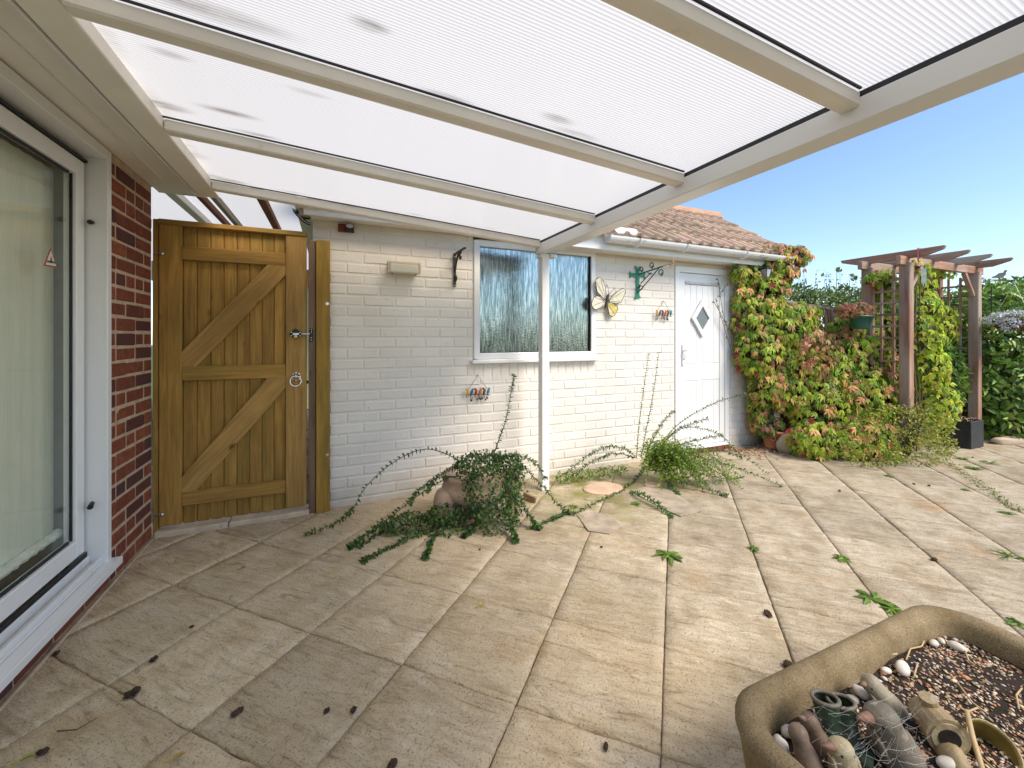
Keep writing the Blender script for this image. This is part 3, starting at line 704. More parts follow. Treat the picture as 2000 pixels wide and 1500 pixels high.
def tile_mesh(k):
    r_ = random.Random(100+k); nx = 14; vs = []; fs = []; W_ = .315; L_ = .40
    for t in (0, 1):
        for i in range(nx+1):
            u = i/nx; h_ = .032*max(0, math.sin(2*math.pi*(u*2+.0)))**.8 if math.sin(2*math.pi*u*2) > 0 else 0
            for dz in (0, -.026):
                vs.append((-W_/2 + u*W_, -L_/2 + t*L_ + (r_.uniform(-.003, .003) if not t else 0), h_+dz + (0.0 if t else .0) + r_.uniform(-.001, .001)))
    n2 = (nx+1)*2
    for i in range(nx):
        a = 2*i; fs += [(a, a+2, n2+a+2, n2+a), (a+1, n2+a+1, n2+a+3, a+3), (a+1, a+3, a+2, a), (n2+a, n2+a+2, n2+a+3, n2+a+1)]
    fs += [(0, n2, n2+1, 1), (2*nx, 2*nx+1, n2+2*nx+1, n2+2*nx)]
    return MB().add(vs, fs).mesh('roof_tile', M['tile'], smooth=False)
tms = [tile_mesh(k) for k in range(5)]
gauge = RL/4.6; ncol = 17
for rI in range(5):
    s = .15 + rI*gauge
    for c in range(ncol):
        x = 4.92 - .15 - c*.298
        if x < GX0: break
        yy, zz = EY + s*ct, EZ + s*st_
        o = bpy.data.objects.new('roof_tile', random.choice(tms))
        put(o, Matrix.Translation((x + random.gauss(0, .002), yy, zz+.034)) @ Euler((TP-.085, random.gauss(0, .01), random.gauss(0, .008))).to_matrix().to_4x4(), rf)
for c in range(12):
    x = 4.75 - c*.43
    if x < 0: break
    MB().tube([(x-.225, RGY, EZ+(RGY-EY)*math.tan(TP)-.035), (x+.225, RGY, EZ+(RGY-EY)*math.tan(TP)-.03)], .115, 14).build('ridge_tile', M['ridge'], rf, smooth=False)
gm = MB(); nseg = 10; gx0, gx1, gr_ = 2.22, 4.70, .056; gyc, gzc = 2.998, 2.118
ring = [(math.cos(math.pi + math.pi*i/nseg), math.sin(math.pi + math.pi*i/nseg)) for i in range(nseg+1)]
vs = [(x, gyc + c_*r_, gzc + s_*r_) for x in (gx0, gx1) for r_ in (gr_, gr_-.005) for c_, s_ in ring]; k_ = nseg+1
fs = []
for i in range(nseg): fs += [(i, i+1, 2*k_+i+1, 2*k_+i), (k_+i, 3*k_+i, 3*k_+i+1, k_+i+1)]
fs += [(0, 2*k_, 3*k_, k_), (nseg, k_+nseg, 3*k_+nseg, 2*k_+nseg), tuple(range(k_))[::-1], tuple(2*k_+i for i in range(k_))]
gut = gm.add(vs, fs).build('gutter', M['guttr'], garage, smooth=False)
for x in (2.55, 3.12, 3.95, 4.66):
    MB().tube([(x, gyc + (gr_+.004)*c_, gzc + (gr_+.004)*s_) for c_, s_ in ring] + [(x, 3.058, 2.118)], .011, 6).build('gutter_bracket', M['pvc'], gut)
MB().tube([(2.2, 3.03, 2.17), (2.55, 3.04, 2.175)], .05, 12).build('gutter_offcut', M['pvcb'], gut)

# =================================================================== GATE AND ITS POSTS
gate = thing('garden_gate', 'ledged and braced treated pine garden gate beside the brick house corner', 'gate', (-.58, 3.22, .05))
Yf = 3.2
def vpl(name, x0, x1, z0, z1, y0_, y1_, mt, par, bev=.004):
    o = plank(name, ((x0+x1)/2, (y0_+y1_)/2, z0), ((x0+x1)/2, (y0_+y1_)/2, z1), y1_-y0_, x1-x0, mt, par, up=(1, 0, 0), bevel=bev); return o
def hpl(name, x0, x1, z0, z1, y0_, y1_, mt, par, bev=.004):
    return plank(name, (x0, (y0_+y1_)/2, (z0+z1)/2), (x1, (y0_+y1_)/2, (z0+z1)/2), y1_-y0_, z1-z0, mt, par, up=(0, 0, 1), bevel=bev)
GL, GR = -.985, -.168; SL, SR = -.872, -.296
vpl('stile', GL, SL, .05, 1.93, Yf, Yf+.045, M['gate'], gate); vpl('stile', SR, GR, .05, 1.93, Yf, Yf+.045, M['gate2'], gate)
nb = 8; bw = (SR-SL)/nb
for i in range(nb):
    vpl('board', SL+i*bw+.0002, SL+(i+1)*bw-.0002, .04, 1.93, Yf+.028, Yf+.048, M['gate'], gate, .0065)
hpl('rail', SL, SR, 1.712, 1.80, Yf+.003, Yf+.0275, M['gate'], gate); hpl('rail', SL, SR, .948, 1.04, Yf+.003, Yf+.0275, M['gate'], gate); hpl('rail', SL, SR, .16, .25, Yf+.003, Yf+.0275, M['gate'], gate)
def brace(poly):
    c = sum((Vector((x, 0, z)) for x, z in poly), Vector())/len(poly); c.y = Yf+.016
    d = Vector((SR-SL, 0, .66)); M_ = Matrix.Translation(c) @ basis((0, 0, 0), d, (0, 1, 0)); inv = M_.inverted(); n_ = len(poly)
    vs = [inv @ Vector((x, y, z)) for y in (Yf+.005, Yf+.0272) for x, z in poly]
    me = MB().add(vs, [tuple(range(n_)), tuple(range(2*n_-1, n_-1, -1))] + [(i, (i+1) % n_, n_+(i+1) % n_, n_+i) for i in range(n_)]).mesh('brace', M['gate2'], .004)
    return put(bpy.data.objects.new('brace', me), M_, gate)
brace([(SL+.001, 1.041), (-.80, 1.041), (SR-.001, 1.655), (SR-.001, 1.711), (-.40, 1.711), (SL+.001, 1.125)])
brace([(SL+.001, .251), (-.80, .251), (SR-.001, .885), (SR-.001, .947), (-.40, .947), (SL+.001, .335)])
hpl('cap', GL-.005, GR+.003, 1.922, 1.956, Yf-.012, Yf+.062, M['gate'], gate, .006)
# bolt lock and ring latch
lk = at(578, 652, Y=Yf-.004); 
b = MB().prism([(-.034,-.02),(-.014,-.02),(-.012,-.03),(.012,-.03),(.016,-.02),(.034,-.02),(.034,.016),(.02,.018),(.012,.03),(-.012,.03),(-.02,.018),(-.034,.016)], Matrix.Translation((lk.x, Yf-.001, lk.z)) @ Matrix.Rotation(R(90), 4, 'X'), .014)
lock = b.build('bolt_lock', M['black'], gate, bevel=.003)
MB().tube([(lk.x, Yf-.0155, lk.z-.017), (lk.x, Yf-.022, lk.z-.017)], .012, 14).build('lock_cylinder', M['brass'], lock)
MB().box((lk.x-.02, Yf-.019, lk.z-.008), (lk.x+.02, Yf-.0155, lk.z+.006)).build('bolt_slide', M['steel'], lock, bevel=.002)
MB().tube([(lk.x+.0345, Yf-.009, lk.z-.001), (lk.x+.088, Yf-.009, lk.z-.001)], .007, 10).build('bolt_rod', M['steel'], lock)
for dx, dz in ((-.027,.01),(-.027,-.014),(.027,.01),(.027,-.014)): MB().tube([(lk.x+dx, Yf-.0155, lk.z+dz), (lk.x+dx, Yf-.018, lk.z+dz)], .004, 8).build('screw', M['steel'], lock)
rg = at(578, 738, Y=Yf-.004)
b = MB().lathe([(.0, .02), (.010, .019), (.012, .012), (.026, .006), (.028, .0)], (rg.x, Yf-.001, rg.z+.008), 20, Matrix.Rotation(R(90), 4, 'X'))
for k in range(8):
    a = k*math.pi/4; b.ell((rg.x+.024*math.cos(a), Yf-.004, rg.z+.008+.024*math.sin(a)), (.0085, .005, .0085), 8, 6)
lat = b.build('ring_latch', M['chrome'], gate, smooth=True)
MB().tube([(rg.x+.034*math.sin(2*math.pi*k/28), Yf-.027-.008*(1-math.cos(2*math.pi*k/28)), rg.z-.020+.034*math.cos(2*math.pi*k/28)) for k in range(29)], .0048, 8, cap=False).build('ring', M['chrome'], lat, smooth=True)
MB().box((GR, Yf+.012, .90), (GR+.032, Yf+.02, .922)).build('latch_bar', M['black'], gate)
for z in (1.74, .13):
    b = MB().tube([(GL-.022, Yf-.004, z), (GL+.03, Yf-.004, z)], .0045, 8); b.ell((GL+.018, Yf-.006, z), (.012, .010, .012), 10, 8); b.build('hinge_pin', M['steel'], gate, smooth=True)
hang = thing('hinge_post', 'slim treated pine post screwed to the end of the red brick wall', 'post', (-1.002, 3.23, 0))
vpl('timber', -1.016, -.990, -.01, 1.955, 3.205, 3.255, M['gate'], hang)
pst = thing('latch_post', 'dark brown timber gate post in the gap beside the gate', 'post', (-.14, 3.24, 0))
vpl('timber', -.155, -.109, -.01, 1.90, 3.19, 3.232, M['brownpost'], pst)
p_ = at(608, 652, Y=3.185)
b = MB().box((-.146, 3.178, 1.195), (-.127, 3.1895, 1.285)); kp = b.build('bolt_keep', M['black'], pst, bevel=.003)
for z in (1.205, 1.222, 1.26, 1.276): MB().tube([(-.136, 3.1775, z), (-.136, 3.175, z)], .003, 8).build('screw', M['steel'], kp)
cov = thing('cover_board', 'mossy treated pine board bolted upright to the end of the white wall', 'board', (-.06, 3.2, 0))
vpl('timber', -.107, -.018, -.01, 1.905, 3.172, 3.226, M['gpost'], cov)
for z in (1.46, .40): MB().lathe([(0, .004), (.006, .004), (.007, .002), (.011, .002), (.011, 0)], (-.035, 3.1715, z), 14, Matrix.Rotation(R(90), 4, 'X')).build('bolt', M['steel'], cov)
thr = thing('threshold', 'pale stone threshold strip under the wooden gate', 'threshold', (-.58, 3.2, 0))
MB().box((-1.0, 3.165, -.03), (-.62, 3.30, .032)).build('stone', M['stone'], thr, bevel=.008, seg=2); MB().box((-.616, 3.165, -.03), (-.15, 3.30, .030)).build('stone', M['stone'], thr, bevel=.008, seg=2)

# beyond the gate: lean-to roof, pale green wall
lean = thing('lean_to_roof', 'translucent ribbed lean-to roof on red timbers seen above the gate', 'roof', (-.5, 5, 0))
zl = lambda x: 2.42 + .0*x
for px, py, wd, mt in ((352, 385, .07, 'cream'), (398, 385, .035, 'redbeam'), (432, 395, .04, 'greywood'), (525, 410, .06, 'redbeam'), (606, 428, .06, 'redbeam')):
    p = at(px, py, Z=2.42)
    plank('rafter', (p.x, 3.34, 2.40), (p.x, 8.2, 2.40), wd, .06, M[mt], lean)
MB().add([(x, y, 2.445) for y in (3.33, 5.5, 8.3) for x in (-2.6, -1.2, .6)], [(0,1,4,3),(1,2,5,4),(3,4,7,6),(4,5,8,7)]).build('panel', M['panel'], lean)
gwl = thing('green_wall', 'pale green painted brick wall glimpsed through the gap beside the gate', 'wall', (-.3, 8.2, 0))
MB().box((-2.6, 8.2, -.05), (1.0, 8.35, 2.44)).build('masonry', M['gpaint'], gwl)
MB().box((-2.6, 8.15, 2.12), (1.0, 8.185, 2.43)).build('timber_band', M['gate2'], gwl)
for k in range(22):
    for j in range(3): MB().box((-.60+j*.235, 8.19, .05+k*.095), (-.375+j*.235, 8.205, .135+k*.095)).build('brick', M['gpaint'], gwl)

# =================================================================== THINGS ON THE GARAGE WALL
GF = GY - .006
# security sensor on bare brick
p = at(676, 446, Y=GF)
sn = thing('motion_sensor', 'small black and grey security sensor on a bare brick patch', 'sensor', (p.x, GF, p.z))
MB().box((p.x-.055, GF-.006, p.z-.03), (p.x+.055, GF+.004, p.z+.03)).build('bare_brick', M['rust'], sn, bevel=.004)
MB().box((p.x-.005, GF-.05, p.z-.024), (p.x+.05, GF-.0065, p.z+.02)).build('housing', M['black'], sn, bevel=.008, seg=2)
MB().ell((p.x+.022, GF-.045, p.z+.008), (.026, .022, .017), 14, 8).build('lens', M['greywh'], sn, smooth=True)
# bulkhead light
p = at(788, 523, Y=GF-.03)
wl_ = thing('wall_light', 'cream rectangular bulkhead light with frosted front on white wall', 'lamp', (p.x, GF, p.z))
b = MB().add([(p.x-.10, GF, p.z-.055), (p.x+.10, GF, p.z-.055), (p.x+.10, GF, p.z+.055), (p.x-.10, GF, p.z+.055), (p.x-.115, GF-.07, p.z-.045), (p.x+.115, GF-.07, p.z-.045), (p.x+.115, GF-.07, p.z+.028), (p.x-.115, GF-.07, p.z+.028)],
    [(0,1,2,3),(4,7,6,5),(0,4,5,1),(1,5,6,2),(2,6,7,3),(3,7,4,0)]); b.build('housing', M['lamp'], wl_, bevel=.006)
MB().box((p.x-.122, GF-.082, p.z+.026), (p.x+.122, GF-.066, p.z+.04)).box((p.x-.122, GF-.082, p.z-.05), (p.x-.108, GF-.07, p.z+.026)).box((p.x+.108, GF-.082, p.z-.05), (p.x+.122, GF-.07, p.z+.026)).build('bezel', M['lamp'], wl_, bevel=.003)
MB().box((p.x-.1075, GF-.084, p.z-.048), (p.x+.1075, GF-.0705, p.z+.025)).build('diffuser', M['diff'], wl_, bevel=.012, seg=3, smooth=False)
for s in (-1, 1): MB().tube([(p.x+s*.085, GF-.06, p.z-.052), (p.x+s*.085, GF-.06, p.z-.058)], .005, 8).build('screw', M['iron'], wl_)
# hanging basket bracket, black iron
p = at(888, 556, Y=GF); t = at(888, 497, Y=GF); arm = at(917, 486, Y=GF-.18)
br = thing('basket_bracket', 'rusty black iron hanging basket bracket left of the window', 'bracket', (p.x, GF, p.z))
MB().box((p.x-.011, GF-.007, p.z-.02), (p.x+.011, GF, t.z+.01)).build('back_plate', M['iron'], br, bevel=.003)
a0 = Vector((p.x, GF-.012, t.z)); a1 = Vector((p.x+.02, GF-.22, t.z+.012))
plank('arm', a0, a1, .022, .012, M['iron'], br)
MB().tube([(p.x, GF-.012, t.z-.14), (p.x+.003, GF-.03, t.z-.08), (p.x+.006, GF-.075, t.z-.02), (p.x+.008, GF-.11, t.z+.0)], .008, 8).build('stay', M['iron'], br)
def scroll(c, r0, turns, ax=(1, 0, 0), az=(0, 0, 1), rad=.006, a0_=0, name='scroll', mt=None, par=None, n=30, shrink=.55):
    c, ax, az = Vector(c), Vector(ax), Vector(az)
    pts = []
    for i in range(n):
        a = a0_ + turns*2*math.pi*i/(n-1); rr = r0*(1 - shrink*i/(n-1)); pts.append(c + ax*math.cos(a)*rr + az*math.sin(a)*rr)
    return MB().tube(pts, rad, 7).build(name, mt, par, smooth=True)
scroll((p.x+.012, GF-.125, t.z-.035), .03, .8, (0, -1, 0), (0, 0, 1), .008, 1.0, 'scroll', M['iron'], br); scroll((p.x, GF-.03, p.z+.05), .024, .9, (0, -1, 0), (0, 0, 1), .008, -2, 'scroll', M['iron'], br)
for z in (p.z-.008, t.z-.02): MB().tube([(p.x, GF-.0075, z), (p.x, GF-.011, z)], .005, 8).build('screw', M['steel'], br)
# butterfly
c = at(1188, 582, Y=GF-.03)
bf = thing('butterfly_ornament', 'cream and yellow glass butterfly with wire outline on the wall', 'ornament', (c.x, GF, c.z))
def bp(px, py, d=.035):
    return at(px, py, Y=GF-d)
wings = {'fore_l': [(1183,587),(1166,570),(1163,548),(1167,543),(1172,542),(1178,549),(1182,562),(1184,580)],
         'hind_l': [(1180,588),(1168,578),(1160,580),(1155,592),(1156,598),(1162,605),(1174,600),(1181,594)],
         'fore_r': [(1188,588),(1195,578),(1206,569),(1216,563),(1221,566),(1221,572),(1213,590),(1206,593),(1192,591)],
         'hind_r': [(1185,592),(1187,605),(1190,615),(1195,618),(1201,615),(1206,604),(1206,598),(1200,594),(1190,591)]}
glw = mat('wing_glass_cream', (.66, .62, .50), .25, .12, 40, .3, 120, dirt=(.62,.52,.16), dirt_at=.55, dscale=14); gly = mat('wing_glass_yellow', (.62, .50, .12), .25, .3, 40, .3, 120, dirt=(.7,.68,.6), dirt_at=.5, dscale=16)
wire = mat('dark_wire', (.05, .045, .04), .5, .2, 40, 0)
for k, pts in wings.items():
    sgn = .012 if k[-1] == 'l' else .0
    P3 = [bp(x, y, .03 + .02*abs(x-1186)/35) for x, y in pts]
    n_ = len(P3); off = Vector((0, -.004, 0))
    wg = MB().add(P3 + [q+off for q in P3], [tuple(range(n_)), tuple(range(2*n_-1, n_-1, -1))] + [(i, (i+1) % n_, n_+(i+1) % n_, n_+i) for i in range(n_)]).build('wing', gly if k == 'hind_r' else glw, bf)
    loop = P3 + [P3[0]]; MB().tube([q + off*.5 for q in loop], .0035, 6).build('wire_rim', wire, wg)
    base = P3[0]; b = MB()
    for i in range(2, n_-1, 2): b.tube([base+off*1.2, base.lerp(P3[i], .5)+off*1.5, base.lerp(P3[i], .92)+off*1.2], .0014, 5)
    b.build('wing_veins', wire, wg)
    b = MB()
    for i in range(1, n_, 2): b.ell(P3[i]+off, (.006, .004, .006), 8, 5)
    b.build('rivets', wire, wg)
MB().tube([bp(1181, 603), bp(1183, 596), bp(1186, 585), bp(1188, 577), bp(1189, 574)], [.004, .011, .014, .013, .006], 10).build('body', M['iron'], bf, smooth=True)
for sgn, tp in ((-1, (1184, 556)), (1, (1201, 562))):
    a = bp(1188, 575); e = bp(*tp); m_ = a.lerp(e, .6) + Vector((.012, 0, .012))
    pts = [a, a.lerp(m_, .5)+Vector((0,-.004,0)), m_, e]
    b = MB().tube(pts, .0018, 5); 
    cc = e + Vector((-.006*sgn, 0, -.010)); b.tube([cc + Vector((math.cos(q*.5)*(.012-.0006*q), 0, math.sin(q*.5)*(.012-.0006*q))) for q in range(14)], .0016, 5); b.build('antenna', wire, bf)
# green cross shaped bracket with scrolls
c = at(1247, 552, Y=GF)
cr = thing('cross_bracket', 'green iron cross shaped basket bracket with curled scrolls on wall', 'bracket', (c.x, GF, c.z))
def cp(px, py, d=.004): return at(px, py, Y=GF-d)
def plate(pts): 
    P3 = [cp(*q) for q in pts]; n_ = len(P3); off = Vector((0, .004, 0))
    return MB().add(P3 + [q+off for q in P3], [tuple(range(n_)), tuple(range(2*n_-1, n_-1, -1))] + [(i, (i+1) % n_, n_+(i+1) % n_, n_+i) for i in range(n_)])
plate([(1243,530),(1249,531),(1249,575),(1252,583),(1247,582),(1246,579),(1245,584),(1239,584),(1242.5,576)]).build('upright_plate', M['crossg'], cr)
plate([(1239,519),(1244,521),(1246,525),(1248,521),(1251.5,520),(1249,530.5),(1243,529.5)]).build('upright_plate', M['crossg'], cr)
plate([(1230,529),(1233,533),(1242.6,534.5),(1242.6,541),(1233,540),(1230,544)]).build('cross_arm', M['crossg'], cr)
plate([(1249.2,534.5),(1257,533),(1261,531),(1260,539),(1261,546),(1256,541),(1249.2,541)]).build('cross_arm', M['crossg'], cr)
root = cp(1247, 536, .006); tipw = Vector((root.x+.03, GF-.30, root.z+.035)); 
# the arm leaves the wall towards the garden
plank('arm', root, tipw, .012, .012, M['dkgreen'], cr)
hk = MB().tube([tipw, tipw+Vector((.01, -.05, .012)), tipw+Vector((.02, -.085, .004)), tipw+Vector((.024, -.10, .012)), tipw+Vector((.024, -.103, .045))], .005, 7); hk.build('hook', M['straw'], cr, smooth=True)
lowp = cp(1247, 571, .006); plank('stay', lowp, root.lerp(tipw, .88), .010, .010, M['dkgreen'], cr)
for f_, z_, r0 in ((.55, .045, .032), (.92, -.05, .034), (.12, .04, .026)):
    scroll(root.lerp(tipw, f_) + Vector((0, 0, z_)), r0, 1.2, (0, -1, 0), (0, 0, 1), .005, -1.5, 'scroll', M['dkgreen'], cr)
scroll(lowp + Vector((0, -.035, .045)), .03, 1.2, (0, -1, 0), (0, 0, 1), .005, 2, 'scroll', M['dkgreen'], cr)
MB().tube([lowp+Vector((0,-.03,.08)), lowp+Vector((.004,-.10,.13)), lowp+Vector((.01,-.16,.17)), root+Vector((.012,-.17,-.02)), root+Vector((.008,-.12,.0))], .005, 7).build('s_scroll', M['dkgreen'], cr, smooth=True)
# two hangings of little birds on a branch
bcol = [mat('bird_'+n_, c_, .45, .15, 60, .1, 100) for n_, c_ in (('yellow', (.55,.36,.05)), ('blue', (.06,.12,.26)), ('red', (.36,.06,.03)), ('orange', (.42,.16,.05)), ('brown', (.14,.07,.04)), ('teal', (.04,.26,.30)))]
def bird_hanging(px, top, bot, label, s):
    t = at(px, top, Y=GF-.004); c = at(px, bot, Y=GF-.02); 
    th = thing('bird_hanging', label, 'ornament', (c.x, GF, c.z), 'metal bird hangings on the white wall')
    wd = .105*s
    MB().ell(t, (.005, .008, .005), 8, 6).build('nail', M['iron'], th)
    MB().tube([c+Vector((-wd*.8, 0, .03*s)), t+Vector((0, -.004, 0)), c+Vector((wd*.8, 0, .03*s))], .0018, 5).build('cord', M['iron'], th)
    bb = MB().tube([c+Vector((-wd, 0, -.012*s)), c+Vector((-wd*.3, -.004, -.006*s)), c+Vector((wd*.4, 0, -.012*s)), c+Vector((wd*1.05, 0, -.02*s))], .003, 6)
    r_ = random.Random(int(px))
    for q in range(9):
        x = r_.uniform(-wd, wd); e = c+Vector((x+r_.uniform(-.02,.02), -.004, -.03*s-r_.uniform(.01,.03)*s)); bb.tube([c+Vector((x, 0, -.01*s)), e], .0016, 5); bb.ell(e, (.007*s, .003, .010*s), 8, 5)
    bb.build('branch', M['iron'], th)
    for q in range(6):
        x = -wd*.85 + q*wd*1.7/5; o = c+Vector((x, -.008, .012*s)); lean = r_.uniform(-.4, .4)
        bd = MB().tube([o+Vector((-.010*s+lean*.02, 0, -.034*s)), o+Vector((-.004*s, 0, -.016*s)), o, o+Vector((.005*s, 0, .014*s)), o+Vector((.010*s*(1 if q % 2 else -1), 0, .027*s)), o+Vector((.018*s*(1 if q % 2 else -1), 0, .024*s))], [.003*s, .008*s, .012*s, .010*s, .009*s, .001], 8)
        bd.build('bird', bcol[q], th, smooth=True)
bird_hanging(933, 733, 768, 'string hanging of coloured metal birds low on wall below the window', 1.0)
bird_hanging(1296, 588, 614, 'string hanging of coloured metal birds between butterfly and white door', 1.0)
# cable bundle by the gate
p = at(605, 425, Y=3.2)
cb = thing('cable_bundle', 'tangle of black and white cables at the garage roof corner above gate', 'cables', (p.x, 3.2, p.z))
r_ = random.Random(3)
for k in range(5):
    a = at(575+r_.uniform(-4, 4), 405+k*2, Y=3.16); e = at(606, 432+r_.uniform(-6, 14), Y=3.19); m_ = a.lerp(e, .5) + Vector((r_.uniform(-.02,.02), r_.uniform(-.04,0), -.03-r_.uniform(0,.03)))
    pts = [a.lerp(m_, t)*(1-t) + m_.lerp(e, t)*t for t in np.linspace(0, 1, 10)]
    MB().tube(pts, .0045, 6).build('cable', M['black'] if k else M['cream'], cb, smooth=True)
MB().box((-.21, 3.12, 2.05), (-.14, 3.2, 2.13)).build('end_block', M['greywood'], cb)
# lantern among the creeper
p = at(1496, 528, Y=3.02)
lt = thing('wall_lantern', 'small clear coach lantern half hidden in creeper below the gutter', 'lantern', (p.x, 3.02, p.z))
MB().lathe([(.0, .05), (.012, .05), (.02, .04), (.06, .018), (.062, .012)], p, 4, Matrix.Rotation(R(45), 4, 'Z')).build('cap', M['black'], lt)
MB().lathe([(.052, .010), (.032, -.07), (.0, -.07)], p, 4, Matrix.Rotation(R(45), 4, 'Z')).build('lantern_glass', M['greywh'], lt)
b = MB()
for k in range(4):
    a = math.pi/2*k + R(45); b.tube([p+Vector((.054*math.cos(a), .054*math.sin(a), .012)), p+Vector((.034*math.cos(a), .034*math.sin(a), -.072))], .003, 5)
b.tube([p+Vector((0, 0, .05)), p+Vector((0, .05, .07)), p+Vector((0, .22, .04))], .006, 6); b.build('lantern_frame', M['black'], lt)
#@@GARDEN
# =================================================================== GARDEN, RIGHT
def at_d(px, py, d):
    l = (px-1000)/FPX; return Vector((d*(_S + l*_C), d*(_C - l*_S), CAMH + d*(HORIZ-py)/FPX))
def blob(px, py, rx, ry, Y, dy):
    c = at(px, py, Y=Y); d = c.x*_S + c.y*_C; k = d/FPX; return (c.x, c.y, c.z, rx*k, dy, ry*k)
def ev(name, label, cat, loc, group=None): return thing(name, label, cat, loc, group)

# fence and arch ---------------------------------------------------------------
fen = thing('garden_fence', 'weathered red timber fence mostly buried in creeper', 'fence', (5.2, 3.05, 0))
for x, y, h in ((4.98, 3.16, 1.60), (5.46, 3.0, 1.56), (5.5, 2.72, 1.62)): plank('fence_post', (x, y, -.03), (x, y, h), .085, .085, M['redwood'], fen)
plank('rail', (4.85, 3.2, 1.66), (5.47, 2.99, 1.56), .05, .03, M['greywood'], fen); plank('rail', (5.47, 2.99, 1.575), (5.50, 2.64, 1.60), .05, .03, M['greywood'], fen)
plank('rail', (4.85, 3.18, .95), (5.47, 2.97, .92), .04, .05, M['redwood'], fen); plank('rail', (4.85, 3.18, .35), (5.47, 2.97, .35), .04, .05, M['redwood'], fen)
for k in range(5):
    t = (k+.5)/5; x = 4.86+(5.43-4.86)*t; y = 3.19 - .19*t
    plank('fence_board', (x, y+.03, .05), (x, y+.03, 1.12+.02*(k % 2)), .02, .105, M['redwood'], fen, up=(1, -.3, 0))
AYn, AYf, AX0, AX1 = 2.30, 2.635, 5.48, 7.0
arch = thing('garden_arch', 'weathered red timber garden arch with lattice sides and pointed rafters', 'arch', (6.24, 2.46, 0))
for x in (AX0, AX1):
    for y in (AYn, AYf): plank('arch_post', (x, y, -.03), (x, y, 2.0), .09, .09, M['redwood'], arch, up=(1, 0, 0), bevel=.006)
for y in (AYn, AYf): plank('cross_beam', (AX0-.16, y-.0, 2.02), (AX1+.16, y, 2.02), .045, .09, M['redwood'], arch, bevel=.005)
for k in range(4):
    x = AX0 + (AX1-AX0)*k/3; y0_, y1_ = AYn-.30, AYf+.26
    poly = [(y0_, 2.115), (y0_+.015, 2.09), (y0_+.16, 2.045), (y1_-.16, 2.045), (y1_-.015, 2.09), (y1_, 2.115), (y1_, 2.125), (y0_, 2.125)]
    vs = [(x+dx, y, z) for dx in (-.022, .022) for y, z in poly]; n_ = len(poly)
    o = MB().add(vs, [tuple(range(n_))[::-1], tuple(range(n_, 2*n_))] + [(i, (i+1) % n_, n_+(i+1) % n_, n_+i) for i in range(n_)])
    # grain along the rafter
    a = np.array(o.v); org = Vector((x, (y0_+y1_)/2, 2.085)); Mr = Matrix.Translation(org) @ Matrix.Rotation(R(-90), 4, 'X')
    inv = Mr.inverted(); o.v = [tuple(inv @ Vector(v)) for v in o.v]
    put(bpy.data.objects.new('rafter', o.mesh('rafter', M['redwood'], .003)), Mr, arch)
for x, s in ((AX0, 1), (AX1, -1)):
    for y in (AYn, AYf): plank('knee_brace', (x+s*.05, y, 1.72), (x+s*.27, y, 1.975), .04, .04, M['redwood'], arch)
    for k in range(14): 
        z = .22 + k*.125
        plank('lattice_bar', (x, AYn+.045, z), (x, AYf-.045, z), .02, .022, M['redwood'], arch, bevel=.002)
    for y in (AYn+.115, AYf-.115): plank('lattice_upright', (x+.021*s, y, .15), (x+.021*s, y, 1.95), .02, .022, M['redwood'], arch, up=(1, 0, 0), bevel=.002)
rb = thing('ribbon', 'pink ribbon tied round the nearest arch rafter', 'ribbon', (5.48, 2.2, 2.05)); pk = mat('pink_ribbon', (.6, .16, .2), .6)
MB().box((5.45, 2.19, 2.03), (5.51, 2.20, 2.135)).build('loop', pk, rb); MB().tube([(5.447, 2.195, 2.08), (5.44, 2.19, 2.04), (5.445, 2.19, 1.99)], .006, 6).build('tail', pk, rb)
chm = thing('wind_chime', 'wire wind chime hanging under the arch beside its near post', 'wind chime', (5.7, 2.28, 1.9))
for k in range(6): MB().tube([(5.66+k*.018, 2.25, 1.975), (5.66+k*.018, 2.25, 1.80-.02*(k % 3))], .0018, 6).build('chime_tube', M['steel'], chm)
MB().box((5.65, 2.244, 1.975), (5.76, 2.256, 1.983)).build('chime_bar', M['greywood'], chm)

# leaf palettes (linear)
CREEP = [(.24,.38,.035), (.40,.50,.05), (.56,.54,.09), (.68,.46,.18), (.66,.33,.18), (.50,.07,.08), (.15,.26,.03)]
CW = [.24, .26, .17, .14, .085, .012, .093]
def creeper_part(name, ells, n, parent, size=(.055, .09), pal=CREEP, w=CW, k=5, face=(-.35, -.62, .62), keep=None, dead=.25, mt='leaf', wr=.42):
    p, q = shell(ells, n, .07, keep)
    nn = len(p); f = np.array(face); o_ = q*[[1, 1, .2]]; q = unit(q*.45 + f*.75 + rng.normal(size=q.shape)*.30)
    tip = np.array([[0, -.35, -.75]]) + o_*.7 + rng.normal(size=q.shape)*.45
    col = pick(pal, nn, w, .2); sz = rng.uniform(*size, nn)
    P_, T_, Q_, L_, C_ = palm(p + q*.03, tip, q, sz, col, k)
    o = leaves(name, P_, T_, Q_, L_, L_*wr, C_, M[mt], parent); tag(o, kind='stuff')
    p, q = shell(ells, int(n*dead), .06, keep, inner=.80); nn = len(p)
    if nn:
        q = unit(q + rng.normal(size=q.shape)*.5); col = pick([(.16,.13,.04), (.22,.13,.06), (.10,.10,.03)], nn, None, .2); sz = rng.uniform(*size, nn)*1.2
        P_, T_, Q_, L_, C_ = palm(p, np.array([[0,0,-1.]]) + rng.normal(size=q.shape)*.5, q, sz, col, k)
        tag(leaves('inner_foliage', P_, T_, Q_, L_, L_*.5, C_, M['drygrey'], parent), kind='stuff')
    return o
cre = thing('virginia_creeper', 'large creeper in green, yellow and orange over the fence beside the garage', 'creeper', (4.9, 2.9, 0))
